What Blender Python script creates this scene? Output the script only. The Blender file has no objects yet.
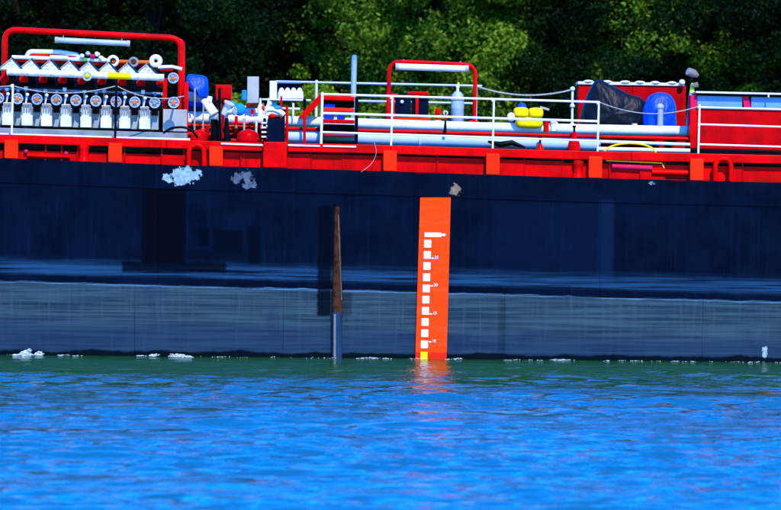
import bpy, math, random
import numpy as np
from mathutils import Vector, Matrix
R = math.radians
random.seed(7)
rng = np.random.default_rng(11)
scene = bpy.context.scene
C = scene.collection

# ------------------------------------------------------------------ camera
YAW, PITCH, ROLL = R(1.2), R(1.13), R(0.62)
FPX = 3360.0                    # focal length in photograph pixels (781 wide)
CAM = Vector((-60 * math.tan(YAW), -60.0, 3.035))
fwd = Vector((math.sin(YAW) * math.cos(PITCH), math.cos(YAW) * math.cos(PITCH), -math.sin(PITCH)))
right0 = Vector((math.cos(YAW), -math.sin(YAW), 0))
up0 = right0.cross(fwd)
right = (right0 * math.cos(ROLL) + up0 * math.sin(ROLL)).normalized()
up = right.cross(fwd).normalized()
cd = bpy.data.cameras.new('camera')
cam = bpy.data.objects.new('camera', cd)
C.objects.link(cam)
cam.matrix_world = Matrix(((right.x, up.x, -fwd.x, CAM.x), (right.y, up.y, -fwd.y, CAM.y),
                           (right.z, up.z, -fwd.z, CAM.z), (0, 0, 0, 1)))
cd.sensor_width = 36.0
cd.lens = 36.0 * FPX / 781.0
cd.clip_start = 0.5
cd.clip_end = 3000
cd.dof.use_dof = True
cd.dof.focus_distance = 61.5
cd.dof.aperture_fstop = 1.9
scene.camera = cam

# ------------------------------------------------------------------ light
SUN_EL, SUN_AZ = R(50), R(164)      # azimuth clockwise from +Y (away from camera)
world = bpy.data.worlds.new('World')
scene.world = world
world.use_nodes = True
wn = world.node_tree
wn.nodes.clear()
sky = wn.nodes.new('ShaderNodeTexSky')
sky.sky_type = 'NISHITA'
sky.sun_disc = False
sky.sun_elevation = SUN_EL
sky.sun_rotation = SUN_AZ
sky.air_density = 1.5
sky.dust_density = 0.0
sky.ozone_density = 6.0
hs = wn.nodes.new('ShaderNodeHueSaturation')
hs.inputs['Saturation'].default_value = 1.35
tn = wn.nodes.new('ShaderNodeMix'); tn.data_type = 'RGBA'; tn.blend_type = 'MULTIPLY'
tn.inputs[0].default_value = 1.0; tn.inputs[7].default_value = (.01, .58, 1.32, 1)      # the picture's deep azure grade
bg = wn.nodes.new('ShaderNodeBackground')
bg.inputs['Strength'].default_value = 0.15
wo = wn.nodes.new('ShaderNodeOutputWorld')
wn.links.new(sky.outputs[0], hs.inputs['Color'])
wn.links.new(hs.outputs[0], tn.inputs[6])
wn.links.new(tn.outputs[2], bg.inputs['Color'])
wn.links.new(bg.outputs[0], wo.inputs['Surface'])
sl = bpy.data.lights.new('sun', 'SUN')
sl.energy = 2.0
sl.angle = R(0.53)
sl.color = (1.0, 0.95, 0.86)
so = bpy.data.objects.new('sun', sl)
C.objects.link(so)
sd = Vector((math.sin(SUN_AZ) * math.cos(SUN_EL), math.cos(SUN_AZ) * math.cos(SUN_EL), math.sin(SUN_EL)))
so.rotation_euler = sd.to_track_quat('Z', 'Y').to_euler()
so.location = sd * 50
vs = scene.view_settings
vs.view_transform = 'Standard'
vs.look = 'None'
vs.gamma = 1.0
vs.exposure = 1.8
vs.use_curve_mapping = False

# ------------------------------------------------------------------ helpers
def P(px, py, Y=0.0):
    """photograph pixel -> point on the plane y = Y"""
    d = fwd + right * ((px - 390.5) / FPX) + up * ((255.0 - py) / FPX)
    t = (Y - CAM.y) / d.y
    return CAM + d * t

def M(px, Y=0.0, x=390.0):
    """length of px pixels in metres at depth Y"""
    q = P(x, 180, Y) - CAM
    return px * q.dot(fwd) / FPX

class MB:
    def __init__(s):
        s.v, s.f = [], []
    def add(s, vs_, fs):
        o = len(s.v)
        s.v += [tuple(v) for v in vs_]
        s.f += [tuple(i + o for i in f) for f in fs]
        return s
    def hexa(s, a):        # 8 points: front quad (4) then back quad (4), both same winding
        return s.add(a, [(0, 1, 2, 3), (7, 6, 5, 4), (0, 4, 5, 1), (1, 5, 6, 2), (2, 6, 7, 3), (3, 7, 4, 0)])
    def box(s, x0, x1, y0, y1, z0, z1):
        return s.hexa([(x0, y0, z0), (x1, y0, z0), (x1, y0, z1), (x0, y0, z1),
                       (x0, y1, z0), (x1, y1, z0), (x1, y1, z1), (x0, y1, z1)])
    def prism(s, pts, y0, y1):          # polygon of (x,z), counterclockwise seen from -y
        n = len(pts)
        s.add([(x, y0, z) for x, z in pts] + [(x, y1, z) for x, z in pts],
              [tuple(range(n)), tuple(range(2 * n - 1, n - 1, -1))] +
              [(i, n + i, n + (i + 1) % n, (i + 1) % n) for i in range(n)])
        return s
    def bbox_bevel(s, x0, x1, y0, y1, z0, z1, b=.01):   # box with chamfered edges seen from front
        pts = [(x0 + b, z0), (x1 - b, z0), (x1, z0 + b), (x1, z1 - b), (x1 - b, z1), (x0 + b, z1), (x0, z1 - b), (x0, z0 + b)]
        return s.prism(pts, y0, y1)
    def tube(s, pts, r, n=10, cap=True):
        pts = [Vector(p) for p in pts]
        rs = r if isinstance(r, (list, tuple)) else [r] * len(pts)
        rings = []
        for i, p in enumerate(pts):
            a = pts[max(i - 1, 0)]; b = pts[min(i + 1, len(pts) - 1)]
            t = (b - a).normalized()
            ref = Vector((0, 1, 0)) if abs(t.y) < .9 else Vector((0, 0, 1))
            u = t.cross(ref).normalized(); w = t.cross(u)
            rings.append([p + u * (math.cos(k * 2 * math.pi / n) * rs[i]) + w * (math.sin(k * 2 * math.pi / n) * rs[i]) for k in range(n)])
        o = [q for rr in rings for q in rr]
        fs = []
        for i in range(len(pts) - 1):
            for k in range(n):
                fs.append((i * n + k, i * n + (k + 1) % n, (i + 1) * n + (k + 1) % n, (i + 1) * n + k))
        if cap:
            fs.append(tuple(range(n - 1, -1, -1)))
            fs.append(tuple((len(pts) - 1) * n + k for k in range(n)))
        return s.add(o, fs)
    def ring(s, c, axis, R0, r, n=20, m=6):     # torus
        axis = Vector(axis).normalized(); c = Vector(c)
        ref = Vector((0, 0, 1)) if abs(axis.z) < .9 else Vector((1, 0, 0))
        u = axis.cross(ref).normalized(); w = axis.cross(u)
        o = []; fs = []
        for i in range(n):
            a = 2 * math.pi * i / n
            d = u * math.cos(a) + w * math.sin(a)
            for k in range(m):
                b = 2 * math.pi * k / m
                o.append(c + d * (R0 + r * math.cos(b)) + axis * (r * math.sin(b)))
        for i in range(n):
            for k in range(m):
                fs.append((i * m + k, i * m + (k + 1) % m, ((i + 1) % n) * m + (k + 1) % m, ((i + 1) % n) * m + k))
        return s.add(o, fs)
    def ball(s, c, rx, ry=None, rz=None, n=12, m=8, jit=0):
        ry = ry or rx; rz = rz or rx
        c = Vector(c); o = [c + Vector((0, 0, rz))]; fs = []
        for i in range(1, m):
            th = math.pi * i / m
            for k in range(n):
                a = 2 * math.pi * k / n
                j = 1 + (random.uniform(-jit, jit) if jit else 0)
                o.append(c + Vector((rx * math.sin(th) * math.cos(a) * j, ry * math.sin(th) * math.sin(a) * j, rz * math.cos(th) * j)))
        o.append(c - Vector((0, 0, rz)))
        for k in range(n):
            fs.append((0, 1 + k, 1 + (k + 1) % n))
            fs.append((len(o) - 1, 1 + (m - 2) * n + (k + 1) % n, 1 + (m - 2) * n + k))
        for i in range(m - 2):
            for k in range(n):
                fs.append((1 + i * n + k, 1 + (i + 1) * n + k, 1 + (i + 1) * n + (k + 1) % n, 1 + i * n + (k + 1) % n))
        return s.add(o, fs)
    def lathe(s, c, prof, n=16):                # vertical axis, prof = [(r, z)]
        c = Vector(c); o = []; fs = []
        for r_, z_ in prof:
            for k in range(n):
                a = 2 * math.pi * k / n
                o.append(c + Vector((r_ * math.cos(a), r_ * math.sin(a), z_)))
        for i in range(len(prof) - 1):
            for k in range(n):
                fs.append((i * n + k, i * n + (k + 1) % n, (i + 1) * n + (k + 1) % n, (i + 1) * n + k))
        fs.append(tuple(range(n - 1, -1, -1))); fs.append(tuple((len(prof) - 1) * n + k for k in range(n)))
        return s.add(o, fs)
    def build(s, name, mat, parent=None, smooth=False, bevel=0, sub=0):
        a = np.array(s.v); c = (a.min(0) + a.max(0)) / 2
        if parent is None:
            c[2] = a[:, 2].min()
        me = bpy.data.meshes.new(name)
        me.from_pydata([tuple(v) for v in a - c], [], s.f)
        me.update()
        o = bpy.data.objects.new(name, me)
        C.objects.link(o)
        me.materials.append(MATS[mat] if isinstance(mat, str) else mat)
        o.location = c
        WL[o.name] = Vector(c)
        if parent is not None:
            o.parent = parent
            o.location = Vector(c) - WL[parent.name]
        if smooth:
            for p in me.polygons:
                p.use_smooth = True
            me.set_sharp_from_angle(angle=R(40))
        if bevel:
            b = o.modifiers.new('bevel', 'BEVEL'); b.width = bevel; b.segments = 2; b.limit_method = 'ANGLE'; b.angle_limit = R(40)
        if sub:
            b = o.modifiers.new('subsurf', 'SUBSURF'); b.levels = sub; b.render_levels = sub
        return o
WL = {}
def thing(name, label, cat, loc, group=None):
    o = bpy.data.objects.new(name, None)
    C.objects.link(o); o.location = loc; o.empty_display_size = .2
    WL[o.name] = Vector(loc)
    return tag(o, label, cat, group)
def tag(o, label=None, cat=None, group=None, kind=None):
    if label: o['label'] = label
    if cat: o['category'] = cat
    if group: o['group'] = group
    if kind: o['kind'] = kind
    return o
def arc(p0, p1, sag, n=14):
    p0, p1 = Vector(p0), Vector(p1)
    return [p0.lerp(p1, i / n) - Vector((0, 0, sag * 4 * (i / n) * (1 - i / n))) for i in range(n + 1)]
def bend(pts, r, k=5):
    """round the corners of a polyline"""
    pts = [Vector(p) for p in pts]; out = [pts[0]]
    for i in range(1, len(pts) - 1):
        a = (pts[i - 1] - pts[i]); b = (pts[i + 1] - pts[i])
        ra = min(r, a.length * .45, b.length * .45)
        A = pts[i] + a.normalized() * ra; B = pts[i] + b.normalized() * ra
        for j in range(k + 1):
            t = j / k
            out.append(A * (1 - t) ** 2 + pts[i] * 2 * t * (1 - t) + B * t * t)
    return out + [pts[-1]]

# ------------------------------------------------------------------ materials
MATS = {}
class NT:
    def __init__(s, name):
        s.m = bpy.data.materials.new(name); s.m.use_nodes = True
        s.t = s.m.node_tree; s.t.nodes.clear()
        s.out = s.n('ShaderNodeOutputMaterial')
        MATS[name] = s.m
    def n(s, ty, **kw):
        x = s.t.nodes.new(ty)
        for k, v in kw.items(): setattr(x, k, v)
        return x
    def put(s, sock, v):
        if hasattr(v, 'is_output') or isinstance(v, bpy.types.NodeSocket):
            s.t.links.new(v, sock)
        else:
            if isinstance(v, (tuple, list)) and len(v) == 3 and sock.type == 'RGBA': v = (*v, 1)
            sock.default_value = v
    def math(s, op, a, b=0.0, c=0.0, clamp=False):
        x = s.n('ShaderNodeMath', operation=op, use_clamp=clamp)
        s.put(x.inputs[0], a); s.put(x.inputs[1], b); s.put(x.inputs[2], c)
        return x.outputs[0]
    def mix(s, f, a, b, mode='MIX'):
        x = s.n('ShaderNodeMix', data_type='RGBA', blend_type=mode)
        s.put(x.inputs[0], f); s.put(x.inputs[6], a); s.put(x.inputs[7], b)
        return x.outputs[2]
    def pos(s):
        return s.n('ShaderNodeNewGeometry').outputs['Position']
    def scale(s, vec, sc):
        x = s.n('ShaderNodeVectorMath', operation='MULTIPLY')
        s.put(x.inputs[0], vec); x.inputs[1].default_value = sc
        return x.outputs[0]
    def noise(s, vec, sc=1.0, det=4, rough=.55, col=False):
        x = s.n('ShaderNodeTexNoise')
        s.put(x.inputs['Vector'], vec); x.inputs['Scale'].default_value = sc
        x.inputs['Detail'].default_value = det; x.inputs['Roughness'].default_value = rough
        return x.outputs['Color' if col else 'Fac']
    def rng(s, v, a, b, c=0.0, d=1.0, smooth=True):
        x = s.n('ShaderNodeMapRange', interpolation_type='SMOOTHSTEP' if smooth else 'LINEAR')
        s.put(x.inputs['Value'], v)
        s.put(x.inputs['From Min'], a); s.put(x.inputs['From Max'], b)
        x.inputs['To Min'].default_value = c; x.inputs['To Max'].default_value = d
        return x.outputs['Result']
    def bsdf(s, col, rough=.4, metal=0.0, bump=None, bstr=.2, bdist=.01, spec=.5, **kw):
        b = s.n('ShaderNodeBsdfPrincipled')
        s.put(b.inputs['Base Color'], col); s.put(b.inputs['Roughness'], rough); s.put(b.inputs['Metallic'], metal)
        s.put(b.inputs['Specular IOR Level'], spec)
        for k, v in kw.items(): s.put(b.inputs[k.replace('_', ' ')], v)
        if bump is not None:
            bp = s.n('ShaderNodeBump'); bp.inputs['Strength'].default_value = bstr; bp.inputs['Distance'].default_value = bdist
            s.put(bp.inputs['Height'], bump); s.put(b.inputs['Normal'], bp.outputs[0])
        s.t.links.new(b.outputs[0], s.out.inputs['Surface'])
        return b

def paint(name, col, rough=.4, var=.25, dirt=(.05, .03, .02), damt=.35, metal=0.0, sc=3.0, spec=.025):
    t = NT(name); p = t.pos()
    n1 = t.noise(p, sc, 5); n2 = t.noise(t.scale(p, (9, 9, 1.6)), 2.2, 4, .6)
    c = t.mix(t.rng(n1, .3, .7), tuple(v * (1 - var) for v in col), tuple(min(1, v * (1 + var * .4)) for v in col))
    d = t.math('MULTIPLY', t.rng(n2, .56, .78), damt)
    c = t.mix(d, c, dirt)
    t.bsdf(c, t.rng(n1, .2, .8, rough * .8, rough * 1.25), metal, n1, .15, .01, spec)
    return t.m
paint('red', (.56, .0006, .0006), .32, .35, (.05, .004, .002), .7, sc=2.2)
paint('red_orange', (.72, .017, .0015), .36, .15, (.30, .01, .004), .35)
paint('red_deep', (.42, .0005, .0015), .38, .3, (.05, .003, .003), .6)
paint('white', (.62, .62, .60), .38, .12, (.32, .20, .12), .25)
paint('white_pipe', (.60, .60, .58), .35, .18, (.28, .18, .10), .5, sc=2.5)
paint('pale_blue_pipe', (.36, .44, .56), .35, .10, (.34, .36, .38), .25, sc=1.5)
paint('cream', (.60, .54, .40), .4, .12, (.4, .25, .1), .25)
paint('grey_steel', (.19, .20, .19), .45, .25, (.12, .08, .05), .3)
paint('tread', (.44, .46, .40), .5, .45, (.09, .10, .09), .55, sc=14)
paint('pale_grey', (.30, .30, .27), .5, .2, (.2, .16, .12), .3)
paint('black', (.0016, .0018, .0028), .42, .3, (.006, .006, .007), .4)
paint('navy_box', (.0012, .004, .014), .4, .3, (.006, .006, .007), .3)
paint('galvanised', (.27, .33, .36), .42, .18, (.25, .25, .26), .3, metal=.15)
paint('blue_panel', (.10, .22, .40), .4, .12, (.3, .35, .4), .3)
paint('sky_blue', (.008, .19, .56), .4, .15, (.05, .1, .2), .2)
paint('orange', (.66, .10, .008), .45, .2, (.3, .06, .01), .3)
paint('yellow', (.72, .52, .004), .4, .12, (.4, .25, .02), .25)
paint('lime', (.55, .72, .06), .45, .2, (.2, .35, .03), .3)
paint('green_enamel', (.06, .28, .03), .45, .3, (.02, .08, .02), .3)
paint('pink', (.55, .008, .05), .45, .15, (.3, .02, .05), .3)
paint('rope', (.30, .28, .24), .8, .3, (.25, .2, .15), .3, sc=30)
paint('rust', (.050, .016, .007), .7, .6, (.03, .014, .008), .6, sc=7)
paint('teal', (.01, .45, .42), .5, .2)
paint('foam', (.46, .52, .48), .7, .3, (.12, .2, .14), .5, sc=9)
paint('lamp_grey', (.16, .13, .10), .5, .3, (.05, .04, .03), .4)
paint('white_worn', (.60, .59, .56), .45, .3, (.16, .12, .09), .7, sc=9)
paint('dark_steel', (.010, .028, .058), .45, .3, (.01, .02, .03), .4)

def fabric(name, col, var=.3, rough=.45):
    t = NT(name); p = t.pos()
    n1 = t.noise(p, 6, 5); n2 = t.noise(t.scale(p, (1, 1, .45)), 4.5, 2)
    c = t.mix(t.rng(n1, .3, .7), tuple(v * (1 - var) for v in col), tuple(min(1, v * 1.1) for v in col))
    t.bsdf(c, rough, 0, t.math('ABSOLUTE', t.math('SUBTRACT', n2, .5)), .7, .10, .15)
fabric('blue_tarp', (.001, .045, .50))
fabric('black_tarp', (.0012, .0020, .0042), .3, .5)

# hull paint ----------------------------------------------------------------
def hull_mat():
    t = NT('hull_paint'); p = t.pos()
    sep = t.n('ShaderNodeSeparateXYZ'); t.put(sep.inputs[0], p)
    X, Z = sep.outputs[0], sep.outputs[2]
    a, b = P(0, 281), P(781, 302)
    k = (b.z - a.z) / (b.x - a.x)
    zb = t.math('SUBTRACT', Z, t.math('MULTIPLY_ADD', X, k, a.z - k * a.x))   # height above the worn-belt line
    hst = t.noise(t.scale(p, (.22, .3, 9)), 2.0, 6, .62)          # horizontal scuffs
    hst2 = t.noise(t.scale(p, (.5, .3, 26)), 2.0, 5, .65)
    vst = t.noise(t.scale(p, (7, 1, .35)), 2.0, 5, .6)           # runs
    blot = t.noise(p, 1.3, 6, .6)
    fine = t.noise(p, 14, 5, .65)
    wob = t.math('MULTIPLY', t.math('SUBTRACT', t.noise(t.scale(p, (1, 1, .2)), 3, 4), .5), .05)
    zw = t.math('ADD', zb, wob)
    up_c = t.mix(t.rng(blot, .3, .72), (.00012, .0011, .0046), (.0003, .0030, .0110))
    up_c = t.mix(t.math('MULTIPLY', t.rng(vst, .5, .8), .30), up_c, (.0015, .010, .032))
    c = up_c
    # scuffed belt above the line
    belt = t.math('MULTIPLY', t.rng(zw, .10, .20), t.rng(zw, .50, .26))
    belt = t.math('MULTIPLY', belt, t.rng(t.math('ADD', t.math('MULTIPLY', hst, .7), t.math('MULTIPLY', hst2, .3)), .38, .60))
    c = t.mix(t.math('MULTIPLY', belt, .65), c, (.014, .060, .120))
    # worn grey-blue boot top below it
    lowm = t.rng(zw, .012, -.012)
    low = t.mix(t.rng(hst, .36, .64), (.008, .020, .029), (.027, .052, .058))
    low = t.mix(t.math('MULTIPLY', t.rng(vst, .50, .75), .45), low, (.034, .060, .066))
    low = t.mix(t.math('MULTIPLY', t.rng(blot, .55, .75), .5), low, (.004, .014, .036))
    low = t.mix(t.math('MULTIPLY', t.rng(zb, -.55, -.85), .55), low, (.004, .016, .040))
    low = t.mix(t.math('MULTIPLY', t.rng(hst2, .5, .75), .28), low, (.003, .012, .032))
    c = t.mix(lowm, c, low)
    line = t.math('MULTIPLY', t.math('MULTIPLY', t.rng(zw, -.035, -.008), t.rng(zw, .016, 0.0)), t.rng(hst, .36, .6))
    c = t.mix(t.math('MULTIPLY', line, .8), c, (.075, .16, .24))
    # patches of other paint, and the board's cast shadow painted on its right
    def box(x0, x1, y0, y1, soft=.02, jit=.0):
        A, B = P(x0, y1), P(x1, y0)
        xx = t.math('ADD', X, t.math('MULTIPLY', t.math('SUBTRACT', fine, .5), jit)) if jit else X
        zz = t.math('ADD', Z, t.math('MULTIPLY', t.math('SUBTRACT', blot, .5), jit)) if jit else Z
        m1 = t.math('MULTIPLY', t.rng(xx, A.x - soft, A.x + soft), t.rng(xx, B.x + soft, B.x - soft))
        m2 = t.math('MULTIPLY', t.rng(zz, A.z - soft, A.z + soft), t.rng(zz, B.z + soft, B.z - soft))
        return t.math('MULTIPLY', m1, m2)
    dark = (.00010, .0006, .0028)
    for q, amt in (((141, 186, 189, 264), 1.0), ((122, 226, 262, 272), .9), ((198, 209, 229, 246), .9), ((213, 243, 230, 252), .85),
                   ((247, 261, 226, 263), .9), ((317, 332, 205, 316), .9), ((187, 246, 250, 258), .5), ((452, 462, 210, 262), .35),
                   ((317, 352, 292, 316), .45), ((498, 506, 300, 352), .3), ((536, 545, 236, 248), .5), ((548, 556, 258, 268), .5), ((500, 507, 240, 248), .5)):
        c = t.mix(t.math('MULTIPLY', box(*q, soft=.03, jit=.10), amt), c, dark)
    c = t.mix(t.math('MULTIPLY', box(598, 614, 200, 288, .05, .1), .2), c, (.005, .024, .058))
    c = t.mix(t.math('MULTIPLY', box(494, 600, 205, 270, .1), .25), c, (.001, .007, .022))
    # bare scrapes
    scr = t.noise(p, 6.5, 8, .66)
    for cx, cy, rx, ry, col, th in ((184, 176, 24, 11, (.24, .34, .37), .60), (242, 177, 20, 11, (.075, .09, .11), .67), (249, 184, 10, 7, (.08, .10, .12), .66),
                                    (455, 190, 9, 9, (.22, .14, .08), .68), (765, 352, 4, 9, (.26, .32, .27), .64), (650, 183, 9, 3, (.2, .25, .3), .75)):
        c_ = P(cx, cy); rx_, rz_ = M(rx), M(ry)
        ex = t.math('POWER', t.math('DIVIDE', t.math('SUBTRACT', X, c_.x), rx_), 2.0)
        ez = t.math('POWER', t.math('DIVIDE', t.math('SUBTRACT', Z, c_.z), rz_), 2.0)
        f_ = t.math('MULTIPLY_ADD', t.math('SUBTRACT', 1.0, t.math('ADD', ex, ez)), .28, scr)
        m = t.math('MULTIPLY', t.rng(f_, th, th + .06), .95)
        c = t.mix(m, c, t.mix(t.rng(fine, .35, .65), tuple(v * .6 for v in col), col))
    # wet weed line at the water
    wl = t.math('MULTIPLY_ADD', t.noise(t.scale(p, (1, .01, .01)), .9, 5, .6), .26, -.045)
    c = t.mix(t.rng(Z, t.math('ADD', wl, .03), t.math('SUBTRACT', wl, .015)), c, (.0006, .0025, .004))
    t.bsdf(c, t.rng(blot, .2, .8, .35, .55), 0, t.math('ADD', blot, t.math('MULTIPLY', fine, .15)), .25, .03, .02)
hull_mat()

t = NT('draft_board_paint'); p = t.pos()
n1 = t.noise(t.scale(p, (.6, 1, 5)), 2, 5); n2 = t.noise(p, 9, 5)
c = t.mix(t.rng(n1, .45, .75), (.78, .036, .0003), (.76, .050, .006))
c = t.mix(t.math('MULTIPLY', t.rng(n2, .55, .75), .35), c, (.66, .018, .001))
sp = t.n('ShaderNodeSeparateXYZ'); t.put(sp.inputs[0], p)
c = t.mix(t.rng(t.math('ADD', sp.outputs[2], t.math('MULTIPLY', n2, .06)), .17, .13), c, (.50, .012, .002))
t.bsdf(c, .45, 0, n2, .1, .005, .05)

# water -----------------------------------------------------------------------
t = NT('river_water'); p = t.pos()
bn = t.math('MULTIPLY_ADD', t.noise(t.scale(p, (.55, 1.0, 1)), 17.0, 3, .55), .45, t.noise(t.scale(p, (.6, 1.0, 1)), 6.0, 3, .55))
bp = t.n('ShaderNodeBump'); bp.inputs['Strength'].default_value = .75; bp.inputs['Distance'].default_value = .05
calm = t.rng(t.noise(t.scale(p, (.28, 1.15, 1)), .75, 4, .6), .36, .54, .14, 1.0)
t.put(bp.inputs['Height'], t.math('MULTIPLY', bn, calm))
dif = t.n('ShaderNodeBsdfDiffuse'); t.put(dif.inputs['Color'], (.005, .054, .004))
t.put(dif.inputs['Normal'], bp.outputs[0])
gl = t.n('ShaderNodeBsdfGlossy'); gl.inputs['Roughness'].default_value = .09; t.put(gl.inputs['Color'], (.88, .95, 1.0))
t.put(gl.inputs['Normal'], bp.outputs[0])
fr = t.n('ShaderNodeFresnel'); fr.inputs['IOR'].default_value = 3.4; t.put(fr.inputs['Normal'], bp.outputs[0])
ms = t.n('ShaderNodeMixShader'); t.put(ms.inputs[0], fr.outputs[0])
t.t.links.new(dif.outputs[0], ms.inputs[1]); t.t.links.new(gl.outputs[0], ms.inputs[2])
t.t.links.new(ms.outputs[0], t.out.inputs['Surface'])

# foliage, bark, bank
def leafmat(name, a, b, trans):
    t = NT(name)
    at = t.n('ShaderNodeAttribute', attribute_name='tint')
    c = t.mix(at.outputs['Fac'], a, b)
    d = t.n('ShaderNodeBsdfPrincipled'); t.put(d.inputs['Base Color'], c); t.put(d.inputs['Roughness'], .5); t.put(d.inputs['Specular IOR Level'], .04)
    tr = t.n('ShaderNodeBsdfTranslucent'); t.put(tr.inputs['Color'], trans)
    ms = t.n('ShaderNodeMixShader'); ms.inputs[0].default_value = .22
    t.t.links.new(d.outputs[0], ms.inputs[1]); t.t.links.new(tr.outputs[0], ms.inputs[2]); t.t.links.new(ms.outputs[0], t.out.inputs['Surface'])
leafmat('leaf_willow', (.003, .030, .0005), (.150, .240, .012), (.035, .10, .001))
leafmat('leaf_dark_shaded', (.0003, .003, .0006), (.0038, .020, .0012), (.001, .010, .0003))  # dark species; its near-black colour also paints deep shade in the tree gaps
paint('bark', (.016, .013, .010), .85, .5, (.02, .016, .012), .5, sc=5)
t = NT('bank_soil'); p = t.pos()
n1 = t.noise(p, .6, 6)
t.bsdf(t.mix(t.rng(n1, .35, .65), (.020, .045, .012), (.06, .055, .03)), .9, 0, t.noise(p, 3, 6), .6, .2)

# ------------------------------------------------------------------ river and banks
def axis_pts(a, b, step, far0, far1, grow=1.18):
    mid = list(np.arange(a, b + 1e-6, step)); lo = []; hi = []
    x = a; d = step
    while x > far0: d *= grow; x -= d; lo.append(x)
    x = b; d = step
    while x < far1: d *= grow; x += d; hi.append(x)
    return np.array(lo[::-1] + mid + hi)
xs = axis_pts(-10, 10, .06, -500, 500)
ys = axis_pts(-34, .1, .05, -260, 46)
GX, GY = np.meshgrid(xs, ys)
H = np.zeros_like(GX)
for i in range(84):
    lam = 0.20 * (9 ** rng.random())          # 0.2 to 1.8 m
    th = R(90) + rng.normal() * R(21)
    amp = lam * 0.0058 * (1.0 if lam < .7 else .6)
    kx, ky = math.cos(th) * 2 * math.pi / lam, math.sin(th) * 2 * math.pi / lam
    H += amp * np.sin(GX * kx + GY * ky + rng.random() * 6.28)
for lam, dg, sl in ((3.1, 84, .040), (4.3, 97, .045), (2.5, 92, .035), (5.7, 88, .04)):
    kx, ky = math.cos(R(dg)) * 2 * math.pi / lam, math.sin(R(dg)) * 2 * math.pi / lam
    H += sl * lam / 6.28 * np.sin(GX * kx + GY * ky + lam) * (.6 + .4 * np.sin(GX * .9 + lam * 3 + np.sin(GY * .5)))
# patches of calmer and rougher water
env = 0.85 + .35 * np.sin(GX * .21 + 1.1 * np.sin(GY * .33)) * np.sin(GY * .9 + .6 * np.sin(GX * .27))
fade = np.clip(1.6 - np.maximum(np.abs(GX) / 22, np.abs(GY + 17) / 26), .0, 1)
near = np.clip((-GY - .6) / 4.5, .16, 1)
H *= env * fade * near
nx, ny = len(xs), len(ys)
vv = np.stack([GX.ravel(), GY.ravel(), H.ravel()], 1).astype(np.float32)
idx = np.arange(nx * ny).reshape(ny, nx)
q = np.stack([idx[:-1, :-1].ravel(), idx[:-1, 1:].ravel(), idx[1:, 1:].ravel(), idx[1:, :-1].ravel()], 1)
def np_mesh(name, v, quads, mat):
    me = bpy.data.meshes.new(name)
    me.vertices.add(len(v)); me.vertices.foreach_set('co', v.astype(np.float32).ravel())
    me.loops.add(quads.size); me.loops.foreach_set('vertex_index', quads.astype(np.int32).ravel())
    me.polygons.add(len(quads)); me.polygons.foreach_set('loop_start', np.arange(0, quads.size, 4, dtype=np.int32))
    me.polygons.foreach_set('loop_total', np.full(len(quads), 4, np.int32))
    me.update(calc_edges=True); me.materials.append(MATS[mat])
    return me
wm = np_mesh('river', vv, q, 'river_water')
wm.polygons.foreach_set('use_smooth', np.ones(len(q), bool))
river = bpy.data.objects.new('river', wm); C.objects.link(river); tag(river, kind='structure')

xs2 = np.linspace(-260, 300, 90); ys2 = np.array([44, 45.5, 47, 49, 53, 60, 80, 120, 200, 420, 900.])
zs2 = np.array([-1.2, -.3, .5, 1.3, 1.9, 2.3, 2.6, 3, 4, 6, 8.])
GX2, GY2 = np.meshgrid(xs2, ys2)
Z2 = np.repeat(zs2[:, None], len(xs2), 1) + rng.normal(size=GX2.shape) * .12
i2 = np.arange(GX2.size).reshape(GX2.shape)
q2 = np.stack([i2[:-1, :-1].ravel(), i2[:-1, 1:].ravel(), i2[1:, 1:].ravel(), i2[1:, :-1].ravel()], 1)
bk = bpy.data.objects.new('far_bank', np_mesh('far_bank', np.stack([GX2.ravel(), GY2.ravel(), Z2.ravel()], 1), q2, 'bank_soil'))
C.objects.link(bk); tag(bk, kind='structure')

# ------------------------------------------------------------------ trees
def crown_mesh(name, h, rad, nl, leaf, mat, seed, base=.12):
    r = np.random.default_rng(seed)
    nc = 150
    cz = r.uniform(base, 1.0, nc)
    prof = np.sin(np.pi * np.clip(cz, .02, .98) ** .72) ** .55
    ang = r.uniform(0, 2 * np.pi, nc); rr = rad * prof * np.sqrt(r.uniform(.12, 1.0, nc))
    cc = np.stack([rr * np.cos(ang), rr * np.sin(ang), cz * h], 1)
    cs = r.uniform(.45, 1.15, nc) * rad * .27
    pick = r.choice(nc, nl, p=cs ** 2 / (cs ** 2).sum())
    d = r.normal(size=(nl, 3)); d /= np.linalg.norm(d, axis=1)[:, None]
    rad_l = cs[pick] * (r.uniform(.25, 1, nl) ** .45)
    # twiggy sub-clumping
    sub = r.normal(size=(nc, 14, 3)); sub /= np.linalg.norm(sub, axis=2)[:, :, None]
    sd_ = sub[pick, r.integers(0, 14, nl)]
    d = d * .55 + sd_ * .75; d /= np.linalg.norm(d, axis=1)[:, None]
    pos = cc[pick] + d * rad_l[:, None] * np.array([1, 1, .8])
    nrm = d * .6 + r.normal(size=(nl, 3)) * .5 + np.array([0, 0, .45]); nrm /= np.linalg.norm(nrm, axis=1)[:, None]
    tx = np.cross(nrm, r.normal(size=(nl, 3))); tx /= np.linalg.norm(tx, axis=1)[:, None]
    ty = np.cross(nrm, tx)
    L = (leaf * r.uniform(.6, 1.3, nl))[:, None]; W = L * .42
    v = np.stack([pos - tx * L, pos - ty * W, pos + tx * L, pos + ty * W], 1).reshape(-1, 3)
    me = np_mesh(name, v, np.arange(nl * 4).reshape(nl, 4), mat)
    tint = np.clip(r.normal(.40, .30, nl) + (r.random(nc)[pick] - .5) * .5, 0, 1)
    at = me.attributes.new('tint', 'FLOAT', 'FACE'); at.data.foreach_set('value', tint.astype(np.float32))
    return me, cc
crowns = []
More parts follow.
